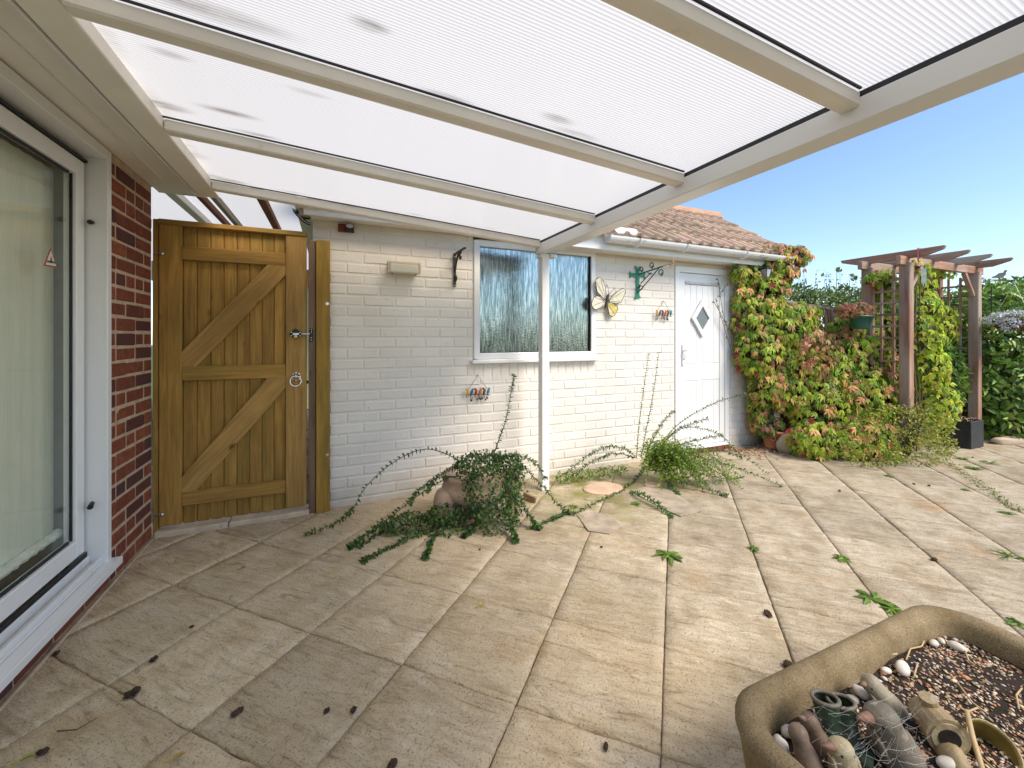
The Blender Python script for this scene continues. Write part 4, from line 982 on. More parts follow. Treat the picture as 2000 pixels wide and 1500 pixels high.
CB = [blob(1462, 534, 46, 14, 3.12, .07), blob(1452, 610, 20, 50, 3.14, .07), blob(1455, 680, 18, 40, 3.14, .07), blob(1520, 525, 42, 28, 3.08, .12), blob(1552, 500, 22, 14, 3.02, .10), blob(1500, 568, 38, 32, 3.10, .12), blob(1492, 625, 42, 45, 3.08, .14), blob(1488, 690, 42, 45, 3.05, .16),
      blob(1500, 755, 34, 36, 3.02, .14), blob(1545, 655, 52, 50, 2.98, .16), blob(1548, 740, 60, 60, 2.95, .18), blob(1612, 720, 62, 58, 2.85, .18), blob(1610, 800, 70, 55, 2.78, .22), blob(1680, 700, 62, 60, 2.72, .16),
      blob(1690, 780, 70, 60, 2.62, .22), blob(1745, 740, 40, 70, 2.52, .14), blob(1655, 640, 38, 18, 2.78, .12), blob(1735, 655, 34, 40, 2.62, .12), blob(1590, 862, 45, 32, 2.66, .18), blob(1680, 860, 75, 36, 2.50, .22), blob(1725, 560, 26, 30, 2.62, .10), blob(1720, 545, 40, 10, 2.55, .07), blob(1478, 800, 12, 40, 3.12, .08), blob(1560, 620, 40, 25, 3.0, .12)]
notinwall = lambda p: ((p[:,1] < 3.225) | (p[:,0] > 4.85)) & (p[:,2] > .01)
creeper_part('foliage', CB, 8800, cre, (.05, .088), keep=notinwall, dead=.45, wr=.33)
creeper_part('red_tips', [blob(1525, 492, 46, 12, 3.04, .08), blob(1555, 500, 24, 18, 3.02, .10), blob(1540, 515, 34, 22, 3.04, .1), blob(1600, 690, 50, 40, 2.70, .05), blob(1660, 650, 30, 14, 2.7, .06)], 480, cre, (.04, .07), [(.55,.24,.15), (.60,.34,.18), (.45,.13,.10), (.42,.40,.08)], [.25,.3,.08,.37], dead=.1, wr=.33)
# single leaves that stand proud of the mass
lm = []
for k in range(6):
    ang = [(-72, .62), (-36, .88), (0, 1), (36, .88), (72, .62)]; m_ = np.zeros((5, 3)); tp = np.array([[math.sin(R(a)), -.15, -math.cos(R(a))] for a, l in ang]) + rng.normal(size=(5, 3))*.08
    c_ = pick(CREEP, 1, CW, .15)
    o = leaves('leaf', m_, tp, np.tile([[0, -1., .25]], (5, 1)), np.array([.09*l for a, l in ang]), np.array([.031*l for a, l in ang]), np.repeat(c_, 5, 0)*(1+rng.normal(size=(5,1))*.1), M['leaf'], cre)
    lm.append(o.data); bpy.data.objects.remove(o)
p, q = shell(CB, 900, .04, lambda p: notinwall(p) & (p[:,1] < 3.12)); sel = np.argsort(q[:,1])[:280]
for i in sel:
    d = Vector(q[i]); M_ = Matrix.Translation(Vector(p[i]) + d*.05) @ Euler((random.gauss(-.2, .3), random.gauss(0, .35), math.atan2(d.x, -d.y)*.6 + random.gauss(0, .4))).to_matrix().to_4x4()
    put(bpy.data.objects.new('leaf', random.choice(lm)), M_, cre)
b = MB(); r_ = random.Random(5)
for k in range(16):
    x = 4.85 + r_.uniform(0, .7); z0_ = 0; pts = [Vector((x, 2.95, 0))]
    for q_ in range(8): pts.append(pts[-1] + Vector((r_.uniform(-.12, .10), r_.uniform(-.04, .05), r_.uniform(.12, .25))))
    b.tube(pts, [.014*(1-.1*i) for i in range(9)], 6)
b.build('stems', M['bark'], cre, smooth=True)
for pts in ([(1425,660),(1412,610),(1405,565),(1402,545)], [(1455,735),(1430,690),(1398,585),(1420,555)], [(1440,650),(1422,640),(1395,590)]):
    pp = [at(x, y, Y=3.19) for x, y in pts]; MB().tube(pp, .0025, 5).build('tendril', M['bark'], cre)
    n_ = 10; ps = np.array([pp[min(int(t), len(pp)-2)].lerp(pp[min(int(t), len(pp)-2)+1], t % 1) for t in np.linspace(0, len(pp)-1.01, n_)])
    leaves('tendril_leaves', ps, rng.normal(size=(n_, 3))*[1,.3,1], np.tile([[0,-1.,0]], (n_,1)), np.full(n_, .035), np.full(n_, .022), pick([(.25,.10,.06),(.12,.15,.04)], n_), M['leaf'], cre)

# golden hop on the arch
hop = thing('golden_climber', 'yellow green climber twining up inside the near arch post', 'climber', (5.75, 2.35, 0))
HB = [blob(1805, 600, 26, 30, 2.36, .1), blob(1800, 660, 30, 40, 2.34, .12), blob(1815, 720, 34, 40, 2.30, .12), blob(1800, 550, 22, 20, 2.38, .08), blob(1845, 530, 22, 10, 2.4, .08), blob(1830, 790, 40, 40, 2.3, .14), blob(1850, 640, 24, 40, 2.5, .06), blob(1790, 520, 30, 8, 2.3, .06)]
creeper_part('foliage', HB, 900, hop, (.05, .085), [(.52,.60,.05), (.64,.64,.08), (.32,.46,.04), (.24,.34,.04)], [.4,.25,.25,.1], 3, dead=.15, wr=.6)
b = MB()
for k in range(5): b.tube([(5.60+.05*k, 2.33, 0), (5.62+.06*k, 2.3, .6), (5.60+.07*k, 2.34, 1.2), (5.58+.08*k, 2.32, 1.9)], .006, 6)
b.build('stems', M['bark'], hop, smooth=True)
# bush at the arch foot with small yellowish leaves
bush = thing('spiraea_bush', 'sprawling yellow green bush spilling onto the paving before the arch', 'bush', (5.3, 2.2, 0))
BB = [blob(1745, 845, 70, 45, 2.28, .25), blob(1790, 875, 60, 28, 2.15, .2), blob(1700, 880, 60, 22, 2.28, .2), blob(1800, 830, 40, 30, 2.25, .2), blob(1840, 870, 28, 14, 2.12, .1)]
p, q = shell(BB, 5200, .12, lambda p: p[:,2] > .005); nn = len(p); q = unit(q + rng.normal(size=q.shape)*.4)
tag(leaves('foliage', p, q + rng.normal(size=q.shape)*.5, q + rng.normal(size=q.shape)*.4, rng.uniform(.02, .042, nn), rng.uniform(.012, .022, nn), pick([(.24,.32,.04),(.38,.41,.06),(.46,.42,.12),(.15,.25,.03),(.52,.40,.16)], nn, [.3,.25,.15,.2,.1]), M['leaf'], bush, rows=1), kind='stuff')
b = MB(); r_ = random.Random(9); tips = []
for k in range(46):
    a = r_.uniform(0, 6.28); c0 = Vector((5.4, 2.25, 0)); rr = r_.uniform(.2, .62)
    e = c0 + Vector((math.cos(a)*rr*.9, -abs(math.sin(a))*rr*.55+.1, r_.uniform(.08, .62))); m_ = c0.lerp(e, .5) + Vector((0, 0, .16))
    b.tube([c0, m_, e], [.005, .003, .0015], 5); tips.append((m_, e))
b.build('stems', M['bark'], bush)
ps = np.array([m_.lerp(e, t) for m_, e in tips for t in np.linspace(.2, 1, 12)]); nn = len(ps)
tag(leaves('spray_leaves', ps, rng.normal(size=(nn, 3)), rng.normal(size=(nn, 3)) + [0, -.6, .6], rng.uniform(.018, .036, nn), rng.uniform(.010, .018, nn), pick([(.40,.42,.08),(.28,.36,.05),(.50,.38,.16)], nn), M['leaf'], bush, rows=1), kind='stuff')

# laurel hedge right of the arch and between its posts
def hedge(name, label, ells, n, size, pal, loc, cat='hedge', mt='gloss', core=True, ratio=.38, group=None, face=(-.6, -.8, .3)):
    th = thing(name, label, cat, loc, group)
    p, q = shell(ells, n, .08, lambda p: p[:,2] > .02); nn = len(p); q = unit(q + np.array(face)*.3 + rng.normal(size=q.shape)*.45)
    tip = q*.5 + rng.normal(size=q.shape)*.7 + [0, 0, -.1]
    sz = rng.uniform(*size, nn)
    tag(leaves('foliage', p, tip, q, sz, sz*ratio, pick(pal, nn, None, .22), M[mt], th), kind='stuff')
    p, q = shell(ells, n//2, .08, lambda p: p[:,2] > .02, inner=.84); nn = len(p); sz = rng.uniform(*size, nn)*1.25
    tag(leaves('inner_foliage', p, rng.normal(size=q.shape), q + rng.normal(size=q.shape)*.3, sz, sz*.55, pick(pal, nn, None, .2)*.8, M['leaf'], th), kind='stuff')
    b = MB(); 
    for e in ells[:12]:
        for k in range(4):
            b.tube([(e[0]+random.uniform(-.1,.1), e[1], -.03), (e[0]+random.uniform(-.5,.5)*e[3], e[1]+random.uniform(-.4,.4)*e[4], e[2]), (e[0]+random.uniform(-.8,.8)*e[3], e[1]+random.uniform(-.7,.7)*e[4], e[2]+e[5]*.7)], [.02, .012, .004], 6)
    b.build('branches', M['bark'], th)
    return th
LAU = [(.12,.24,.035), (.18,.33,.05), (.26,.41,.07), (.34,.47,.10), (.08,.16,.03)]
hedge('laurel_hedge', 'glossy green laurel hedge right of the garden arch', [(7.55, 2.35, .6, .40, .45, .75), (7.7, 2.5, 1.3, .45, .45, .60), (8.2, 2.3, .8, .6, .6, .95), (8.4, 2.5, 1.45, .6, .5, .50), (9.1, 2.2, .9, .7, .7, 1.1), (7.45, 2.15, .25, .3, .25, .35), (9.2, 2.6, 1.4, .7, .6, .6), (7.3, 2.45, .9, .2, .3, .6)], 12000, (.07, .12), LAU, (7.8, 2.4, 0))
hedge('laurel_bush', 'dark glossy laurel bush growing inside the garden arch', [blob(1862, 720, 28, 50, 2.75, .2), blob(1845, 780, 40, 50, 2.7, .2), blob(1880, 660, 20, 40, 2.9, .2), blob(1870, 830, 40, 40, 2.62, .2), blob(1850, 740, 36, 60, 2.45, .12)], 3600, (.06, .10), LAU, (6.6, 2.8, 0), 'bush')
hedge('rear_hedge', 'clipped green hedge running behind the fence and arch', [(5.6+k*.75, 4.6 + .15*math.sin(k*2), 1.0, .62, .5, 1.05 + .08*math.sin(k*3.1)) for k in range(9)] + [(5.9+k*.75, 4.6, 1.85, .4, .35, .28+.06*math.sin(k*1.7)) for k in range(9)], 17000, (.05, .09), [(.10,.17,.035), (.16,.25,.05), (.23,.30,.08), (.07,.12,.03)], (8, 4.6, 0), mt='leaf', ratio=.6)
# loose shoots above the rear hedge
sh = thing('wild_shoots', 'thin leafy shoots rising above the clipped hedge against the sky', 'shoots', (6.9, 4.2, 0))
ps = []; b = MB(); r_ = random.Random(21)
for k in range(34):
    px = r_.uniform(1560, 1690); h = r_.uniform(525, 575); e = at(px, h, Y=4.3); s_ = Vector((e.x + r_.uniform(-.1,.1), 4.35, 1.75)); b.tube([(s_.x, s_.y, .0), s_, s_.lerp(e, .5)+Vector((.03,0,0)), e], [.006, .004, .003, .0015], 5)
    for t in np.linspace(.1, 1, 9): ps.append(s_.lerp(e, t) + Vector((r_.uniform(-.03,.03), 0, r_.uniform(-.02,.02))))
b.build('stems', M['stemg'], sh); ps = np.array(ps); nn = len(ps)
tag(leaves('foliage', ps, rng.normal(size=(nn,3)), rng.normal(size=(nn,3))+[0,-.8,0], rng.uniform(.03,.07,nn), rng.uniform(.015,.035,nn), pick([(.12,.17,.05),(.18,.22,.06),(.08,.13,.04)], nn), M['leaf'], sh), kind='stuff')
ps = []; b = MB()
for px, py in ((1635, 523), (1650, 560), (1660, 545), (1640, 585), (1655, 600), (1662, 575)):
    e = at(px, py, Y=3.3); b.tube([(e.x, 3.32, .0), (e.x, 3.32, 1.4), e], [.006, .005, .003], 5); ps += [tuple(e)]*3
b.build('tall_stems', M['stemg'], sh); ps = np.array(ps); nn = len(ps)
P_, T_, Q_, L_, C_ = palm(ps + rng.normal(size=ps.shape)*.03, rng.normal(size=(nn,3)), np.tile([[-.3,-1,.2]], (nn,1)), rng.uniform(.05, .075, nn), pick([(.13,.17,.05),(.17,.2,.07)], nn), 5)
leaves('vine_leaves', P_, T_, Q_, L_, L_*.55, C_, M['leaf'], sh)
# hedge behind the photographer, mirrored in the garage window
hedge('far_garden_hedge', 'green hedge at the far end of the garden, mirrored in the window', [(-2.5+k*1.1, -7.5, .9, .85, .5, 1.1+.1*math.sin(k*2.3)) for k in range(11)], 3500, (.10, .18), [(.05,.11,.02), (.09,.16,.03), (.04,.08,.02)], (3, -7.5, 0), mt='leaf', ratio=.6, face=(0, .9, .3))

# green pot on the fence
p = at(1681, 630, Y=2.52)
gp = thing('green_wall_pot', 'dark green plastic half pot hanging on the creeper covered fence', 'pot', (p.x, p.y, p.z-.07))
MB().lathe([(0, -.068), (.085, -.068), (.092, -.06), (.125, .052), (.138, .054), (.140, .072), (.128, .072), (.118, .04), (0, .04)], p, 26, sx=1.0, sy=.75).build('bowl', M['greenpl'], gp, smooth=True)
MB().ell(p+Vector((0, 0, .045)), (.115, .085, .015), 16, 6).build('compost', M['soil'], gp)
gpp = thing('pot_creeper', 'reddish trailing leaves growing over the green fence pot', 'plant', (p.x, p.y, p.z+.05))
creeper_part('foliage', [(p.x, p.y+.02, p.z+.12, .16, .08, .07), (p.x-.17, p.y+.05, p.z+.12, .07, .06, .06), (p.x+.15, p.y+.03, p.z+.11, .09, .06, .06)], 260, gpp, (.035, .06), [(.40,.16,.09), (.42,.10,.09), (.32,.22,.07), (.22,.22,.05)], [.35,.25,.2,.2], 5, dead=.1)
# black square planter at the arch
pl = thing('black_planter', 'square charcoal planter standing at the foot of the arch', 'planter', (6.52, 2.24, 0))
a0, a1 = (6.40, 2.13), (6.70, 2.42); H_ = .30
b = MB(); th_ = .022
for x0, y0_, x1, y1_ in ((a0[0], a0[1], a1[0], a0[1]+th_), (a0[0], a1[1]-th_, a1[0], a1[1]), (a0[0], a0[1]+th_, a0[0]+th_, a1[1]-th_), (a1[0]-th_, a0[1]+th_, a1[0], a1[1]-th_)): b.box((x0, y0_, 0), (x1, y1_, H_))
b.box((a0[0]+th_, a0[1]+th_, .0), (a1[0]-th_, a1[1]-th_, .02)); b.build('tub', M['darkpl'], pl, bevel=.004)
MB().box((a0[0]+th_, a0[1]+th_, .02), (a1[0]-th_, a1[1]-th_, .255)).build('compost', M['soil'], pl)
b = MB(); r_ = random.Random(4)
for k in range(14): x, y = r_.uniform(a0[0]+.05, a1[0]-.05), r_.uniform(a0[1]+.05, a1[1]-.05); b.tube([(x, y, .25), (x+r_.uniform(-.04,.04), y+r_.uniform(-.04,.04), .30), (x+r_.uniform(-.08,.08), y+r_.uniform(-.08,.08), .32)], .003, 5)
b.build('dry_stems', M['straw'], pl)
# hanging basket and bird bracket
p = at(1982, 632, Y=2.02)
hb = thing('hanging_basket', 'brown wicker hanging basket at the right edge of the hedge', 'basket', (p.x, p.y, p.z))
MB().lathe([(0, -.085), (.07, -.083), (.13, -.06), (.17, -.01), (.185, .03), (.178, .03), (.16, -.005), (.10, -.03), (0, -.03)], p, 30).build('bowl', M['wicker'], hb, smooth=True)
MB().lathe([(.18, .025), (.192, .03), (.19, .042), (.178, .04)], p, 30).build('rim', M['wicker'], hb)
MB().ell(p+Vector((0, 0, .0)), (.17, .17, .02), 20, 6).build('compost', M['soil'], hb)
bktop = Vector((p.x, p.y, 1.86)); b = MB()
for k in range(3):
    a = k*2.09; b.tube([p+Vector((.18*math.cos(a), .18*math.sin(a), .035)), p+Vector((0, 0, .45))], .0022, 5)
b.tube([p+Vector((0,0,.45)), bktop], .0022, 5); b.build('chain', M['steel'], hb)
fl = thing('silver_foliage_plant', 'silvery white flowering plant overflowing the wicker hanging basket', 'plant', (p.x, p.y, p.z+.03))
ps, q = shell([(p.x, p.y, p.z+.05, .19, .19, .06), (p.x-.12, p.y-.05, p.z+.05, .12, .10, .06), (p.x-.17, p.y-.02, p.z+.0, .06, .06, .06), (p.x+.1, p.y-.1, p.z+.05, .1, .1, .06)], 2200, .2); nn = len(ps)
tag(leaves('foliage', ps, q+rng.normal(size=q.shape)*.6, q+rng.normal(size=q.shape)*.6, rng.uniform(.022,.045,nn), rng.uniform(.016,.028,nn), pick([(.70,.76,.74),(.78,.82,.82),(.46,.56,.48),(.64,.60,.72)], nn), M['drygrey'], fl, rows=1), kind='stuff')
ps = np.array(p) + np.zeros((240, 3)) + rng.normal(size=(240, 3))*[.06,.05,.0] + [.0,0,.06]
tag(leaves('grass_tuft', np.array(ps), rng.normal(size=(240,3))*[.5,.5,.2]+[0,0,1], rng.normal(size=(240,3)), rng.uniform(.07,.13,240), np.full(240,.006), pick([(.30,.36,.16),(.42,.45,.26)], 240), M['leaf'], fl, rows=1, droop=.3), kind='stuff')
c = at(1952, 540, Y=2.05)
bb = thing('bird_bracket', 'dark metal bird silhouette on a scrolled bracket above the hedge', 'bracket', (c.x, c.y, 0))
def bq(px, py): return at(px, py, Y=2.05)
body = [(1938,541),(1946,538),(1953,533),(1961,532),(1963,528),(1966,527),(1967.5,529),(1965,532),(1965,536),(1960,541),(1954,543),(1950,543),(1940,543)]
P3 = [bq(*q_) for q_ in body]; n_ = len(P3); off = Vector((0, .006, 0)); bm_ = mat('dark_bronze', (.045,.04,.035), .55, .3, 30, .1, 100)
MB().add(P3+[q_+off for q_ in P3], [tuple(range(n_)), tuple(range(2*n_-1, n_-1, -1))] + [(i, (i+1) % n_, n_+(i+1) % n_, n_+i) for i in range(n_)]).build('bird', bm_, bb)
MB().tube([bq(1953, 543), bq(1954, 547)], .004, 6).tube([bq(1920, 552), bq(1935, 549), bq(1953, 547), bq(1968, 548), bq(1985, 546)], .006, 6).build('bar', bm_, bb)
c0 = bq(1923, 549); MB().tube([c0+Vector((math.cos(i*.5)*(.03-.0015*i), 0, math.sin(i*.5)*(.03-.0015*i))) for i in range(16)], .004, 6).build('scroll', bm_, bb)
e = bq(1985, 546); MB().tube([(e.x+.08, e.y+.22, -.03), (e.x+.08, e.y+.22, e.z-.06), e], .006, 8).build('pole', bm_, bb)
MB().tube([e.lerp(bq(1953,547), .0), bktop+Vector((0,.0,.02)), bktop], .004, 6).build('basket_hook', bm_, bb)

# foot of the garage: terracotta pot, boulder, stones, litter
p = at(1508, 877, Z=0)
tp = thing('terracotta_pot', 'terracotta strawberry pot with round side holes by the garage corner', 'pot', (p.x, p.y, 0))
T_ = Matrix.Rotation(R(6), 4, 'Y'); prof = [(0, 0), (.07, 0), (.075, .01), (.105, .17), (.118, .172), (.122, .20), (.110, .20), (.10, .175), (.0, .175)]
pot = MB().lathe(prof, (p.x, p.y, 0.006), 28, T_).build('pot_body', M['terra'], tp, smooth=True)
for a, z in ((R(-140), .12), (R(-95), .07), (R(-55), .11)):
    dv = T_ @ Vector((math.cos(a), math.sin(a), 0)); rr = .075 + (z-.01)/.16*.03; c = Vector((p.x, p.y, .006)) + dv*rr + Vector((0,0,z)); 
    MB().tube([c - dv*.01, c + dv*.004], .018, 14).build('pocket_hole', M['dead'], pot); MB().tube([c + dv*.003 + (Vector((0,0,1))*math.cos(t) + dv.cross(Vector((0,0,1)))*math.sin(t))*.019 for t in np.linspace(0, 2*math.pi, 19)], .004, 6, cap=False).build('pocket_lip', M['terra'], pot)
pp_ = thing('pot_plant', 'pink tinged leafy plant growing in the terracotta pot', 'plant', (p.x, p.y, .18))
creeper_part('foliage', [(p.x, p.y, .26, .10, .08, .08), (p.x-.09, p.y, .22, .06, .06, .07)], 120, pp_, (.04, .07), [(.22,.26,.05), (.34,.14,.10), (.42,.22,.18), (.14,.20,.04)], [.35,.2,.15,.3], 5, dead=.1, keep=lambda p: p[:,2] > .17)
def rock(name, label, c, r, mt, seed, cat='stone', rot=0, group=None, amp=.12, flat=None):
    r_ = random.Random(seed); w_ = [(r_.uniform(1.5, 4.5), r_.uniform(1.5, 4.5), r_.uniform(1.5, 4.5), r_.uniform(0, 6)) for _ in range(5)]
    def f(v): 
        s_ = sum(math.sin(a*v.x+b_*v.y+c_*v.z+d) for a, b_, c_, d in w_)/5
        k = 1 + amp*s_*1.8
        m_ = max(abs(v.x), abs(v.y), abs(v.z)); return k*(1 + .35*(1/m_-1)*(flat or 0))
    o = MB().ell(c, r, 18, 11, Matrix.Rotation(rot, 4, 'Z'), f).build(name, mt, None, smooth=True); tag(o, label, cat, group); return o
c = at(1560, 862, Y=2.82); rock('boulder', 'lichen covered block of stone behind the terracotta pot', (c.x, c.y, .09), (.24, .10, .13), M['greystone'], 3, rot=-.3, flat=.9, amp=.06)
for px, py, s_, lb in ((1537, 878, .05, 'pale flat stone beside the terracotta pot'), (1556, 884, .06, 'pale broken stone in front of the grey boulder')):
    c = at(px, py, Z=.01); rock('stone', lb, (c.x, c.y, .015), (s_, s_*.7, .025), M['pebble'], px, rot=.4, flat=.6)
c = at(1965, 868, Z=0); rock('edging_stone', 'pale edging stone under the laurel hedge', (c.x+.1, c.y, .03), (.22, .07, .05), M['stone'], 8, rot=-.3, flat=.8)
nl = 900; x = rng.uniform(3.9, 4.9, nl); y = 3.2 - np.abs(rng.normal(size=nl))*.14 - (x-3.9)*.18; ps = np.stack([x, y, np.full(nl, .012)], 1)
lit = thing('leaf_litter', 'scattering of dry fallen leaves along the foot of the garage corner', 'leaf litter', (4.4, 3.05, 0))
tag(leaves('dry_leaves', ps, rng.normal(size=(nl,3))*[1,1,.15], rng.normal(size=(nl,3))*.3+[0,0,1], rng.uniform(.02,.055,nl), rng.uniform(.008,.022,nl), pick([(.30,.14,.06),(.42,.27,.15),(.50,.40,.28),(.16,.08,.04)], nl), M['drygrey'], lit, rows=1), kind='stuff')

# =================================================================== SHRUBS BY THE WHITE WALL
def stem(b, px, d0, d1, r=.0035, n=26):
    """pixel path with distance running d0 -> d1 (a number, or 'g' for touching the ground)"""
    def dg(q): return CAMH*FPX/(q[1]-HORIZ)
    a = dg(px[0]) if d0 == 'g' else d0; z = dg(px[-1])-.02 if d1 == 'g' else d1
    m = len(px); P3 = [at_d(x, y, a + (z-a)*i/(m-1)) for i, (x, y) in enumerate(px)]
    for v in P3: v.z = max(v.z, .008)
    out = []
    for t in np.linspace(0, m-1, n):      # catmull-rom
        i = min(int(t), m-2); u = t-i; p0, p1, p2, p3 = P3[max(i-1,0)], P3[i], P3[i+1], P3[min(i+2, m-1)]
        v = .5*((2*p1) + (p2-p0)*u + (2*p0-5*p1+4*p2-p3)*u*u + (3*p1-p0-3*p2+p3)*u**3); v.z = max(v.z, .006); out.append(v)
    b.tube(out, [r*(1-.6*i/(n-1)) for i in range(n)], 5); return out
def stem_leaves(paths, per, size, pal, start=.12, cl=3):
    P_, T_, Q_, S_ = [], [], [], []
    for pth in paths:
        m = len(pth)
        for t in np.linspace(start*(m-1), m-1.001, per):
            i = int(t); p_ = pth[i].lerp(pth[i+1], t-i); tg = (pth[i+1]-pth[i]).normalized()
            for s_ in range(cl):
                o = Vector(rng.normal(size=3)); o = (o - tg*o.dot(tg)).normalized(); tt = o + tg*.5
                P_.append(p_); T_.append(tt); Q_.append(tg*.6 + Vector((0, -.3, .7)) + Vector(rng.normal(size=3))*.3); S_.append(rng.uniform(*size))
    n_ = len(P_); S_ = np.array(S_); return np.array(P_), np.array(T_), np.array(Q_), S_, pick(pal, n_, None, .18)
DK = [(.06,.125,.045), (.085,.165,.05), (.13,.22,.055), (.05,.10,.05)]
s1 = thing('trailing_shrub', 'dark green trailing shrub sprawling from the broken urn onto the slabs', 'shrub', tuple(at(930, 1000, Z=0)))
b = MB(); D1 = 2.72
paths = [stem(b, q_, a, z) for q_, a, z in (
    ([(960,900),(972,865),(985,830),(994,790),(1000,755),(1004,733)], D1, D1), ([(905,905),(870,886),(830,877),(785,893),(740,925),(708,960),(685,1000),(655,1022),(600,1042)], D1, 'g'),
    ([(1000,895),(1030,920),(1065,955),(1090,985),(1120,1003)], D1, 'g'), ([(880,930),(820,965),(760,1012),(715,1045),(682,1070)], D1, 'g'), ([(900,985),(850,1030),(800,1050),(750,1075),(708,1097)], D1, 'g'),
    ([(880,1010),(850,1045),(838,1070),(830,1092)], D1-.05, 'g'), ([(985,990),(1000,1030),(1008,1058)], D1-.06, 'g'), ([(935,1000),(925,1030),(905,1048)], D1-.06, 'g'), ([(1010,960),(1035,1010),(1055,1032)], D1-.05, 'g'),
    ([(1030,1035),(1075,1018),(1110,1000)], 'g', 'g'), ([(960,905),(1000,890),(1040,900),(1065,935)], D1, D1), ([(905,930),(850,935),(812,965),(800,985)], D1, D1), ([(920,910),(890,912),(850,935),(835,960)], D1, D1), ([(800,1000),(770,1040),(740,1060),(700,1068)], 'g', 'g'))]
b.build('stems', M['stemg'], s1)
A_ = stem_leaves(paths, 44, (.016, .032), DK, .05, 3); tag(leaves('stem_leaves', A_[0], A_[1], A_[2], A_[3], A_[3]*.5, A_[4], M['gloss'], s1), kind='stuff')
A_ = stem_leaves([q_[13:] for q_ in paths[3:10]] + [paths[1][18:]], 20, (.016, .036), DK+[(.16,.28,.04)], 0, 3); tag(leaves('tip_leaves', A_[0], A_[1], A_[2], A_[3], A_[3]*.55, A_[4], M['gloss'], s1), kind='stuff')
def bd(px, py, rx, ry, d, dd): c = at_d(px, py, d); k = d/FPX; return (c.x, c.y, c.z, rx*k, dd, ry*k)
SE = [bd(965, 950, 52, 52, 2.68, .12), bd(975, 1000, 40, 45, 2.62, .08), bd(940, 905, 45, 18, 2.72, .12), bd(990, 915, 30, 25, 2.7, .1), bd(880, 1000, 45, 14, 2.68, .09), bd(830, 1030, 45, 16, 2.66, .1), bd(790, 1020, 40, 12, 2.62, .08), bd(870, 1040, 40, 14, 2.6, .08)]
p, q = shell(SE, 9000, .16, lambda p: p[:,2] > .004); nn = len(p); tag(leaves('foliage', p, rng.normal(size=p.shape)+[0,0,-.5], q+rng.normal(size=q.shape)*.5, rng.uniform(.018,.034,nn), rng.uniform(.011,.019,nn), pick(DK+[(.13,.20,.04)], nn), M['gloss'], s1, rows=1), kind='stuff')
# urn
c = at_d(925, 955, 2.86); ur = thing('broken_urn', 'pinkish concrete urn almost hidden under the trailing shrub', 'urn', (c.x, c.y, 0))
MB().lathe([(0, 0), (.11, 0), (.12, .02), (.10, .04), (.13, .07), (.19, .13), (.205, .19), (.19, .24), (.205, .255), (.205, .28), (.18, .285), (.165, .25), (0, .24)], (c.x, c.y, .004), 30, Matrix.Rotation(R(4), 4, 'Y'), sx=1.15, sy=.9).build('bowl', M['urn'], ur, smooth=True)
MB().box((c.x-.17, c.y-.14, -.003), (c.x+.17, c.y+.14, .004)).build('base_plate', M['urn'], ur)
c2 = at_d(880, 955, 2.74); rock('rounded_stone', 'smooth pinkish stone leaning on the urn left side', (c2.x, c2.y+.05, .11), (.105, .09, .115), M['urn'], 17, flat=.3, amp=.07)
c2 = at_d(1003, 925, 2.86); rock('upright_stone', 'pale rough stone standing right of the trailing shrub', (c2.x, c2.y, .15), (.06, .06, .19), M['urn'], 23, flat=.7, amp=.1)
a = at(1012, 962, Z=.04); e = at(1046, 978, Z=.015)
of = thing('timber_offcut', 'short brown timber offcut lying beside the canopy post', 'offcut', tuple(at(1030, 975, Z=0))); plank('timber', a+Vector((0,0,.0)), e, .02, .05, M['brownpost'], of)
s2 = thing('feathery_shrub', 'bright green arching shrub against the white wall left of the door', 'shrub', tuple(at(1275, 925, Z=0)))
b = MB(); D2 = 3.6
paths = [stem(b, q_, a, z) for q_, a, z in (
    ([(1243,895),(1247,840),(1253,790),(1260,740),(1267,691)], D2, D2), ([(1252,895),(1262,840),(1272,790),(1280,740),(1286,690)], D2, D2), ([(1262,885),(1280,850),(1298,820),(1316,803)], D2, D2-.1),
    ([(1275,885),(1320,833),(1370,800),(1410,782),(1455,770)], D2, D2-.3), ([(1275,890),(1315,845),(1350,828),(1382,817)], D2, D2-.2), ([(1280,880),(1330,838),(1375,838),(1410,852),(1440,882),(1500,925)], D2, 'g'),
    ([(1285,885),(1330,868),(1370,858),(1410,850)], D2, D2-.2), ([(1300,885),(1370,893),(1430,910),(1480,930),(1528,950)], D2-.1, 'g'), ([(1300,875),(1360,878),(1410,880),(1450,895)], D2-.1, 'g'),
    ([(1240,890),(1205,872),(1165,880),(1135,900),(1105,925)], D2, D2-.2), ([(1245,895),(1200,885),(1160,900),(1118,928)], D2, D2-.2), ([(1260,915),(1245,945),(1225,962),(1180,982),(1122,1002)], 'g', 'g'), ([(1230,962),(1255,965),(1285,985),(1312,1010)], 'g', 'g'),
    ([(1300,910),(1330,940),(1380,955),(1420,968)], D2-.15, 'g'), ([(1290,915),(1310,950),(1325,965)], D2-.15, 'g'), ([(1310,900),(1370,925),(1420,935),(1450,932)], D2-.15, 'g'))]
b.build('stems', M['stemg'], s2)
YG = [(.14,.26,.03), (.24,.38,.035), (.36,.46,.05), (.10,.19,.04)]
A_ = stem_leaves(paths, 44, (.018, .034), DK+[(.12,.22,.05)], .05, 3); tag(leaves('stem_leaves', A_[0], A_[1], A_[2], A_[3], A_[3]*.42, A_[4], M['leaf'], s2), kind='stuff')
b = MB(); fp = []; r_ = random.Random(31)
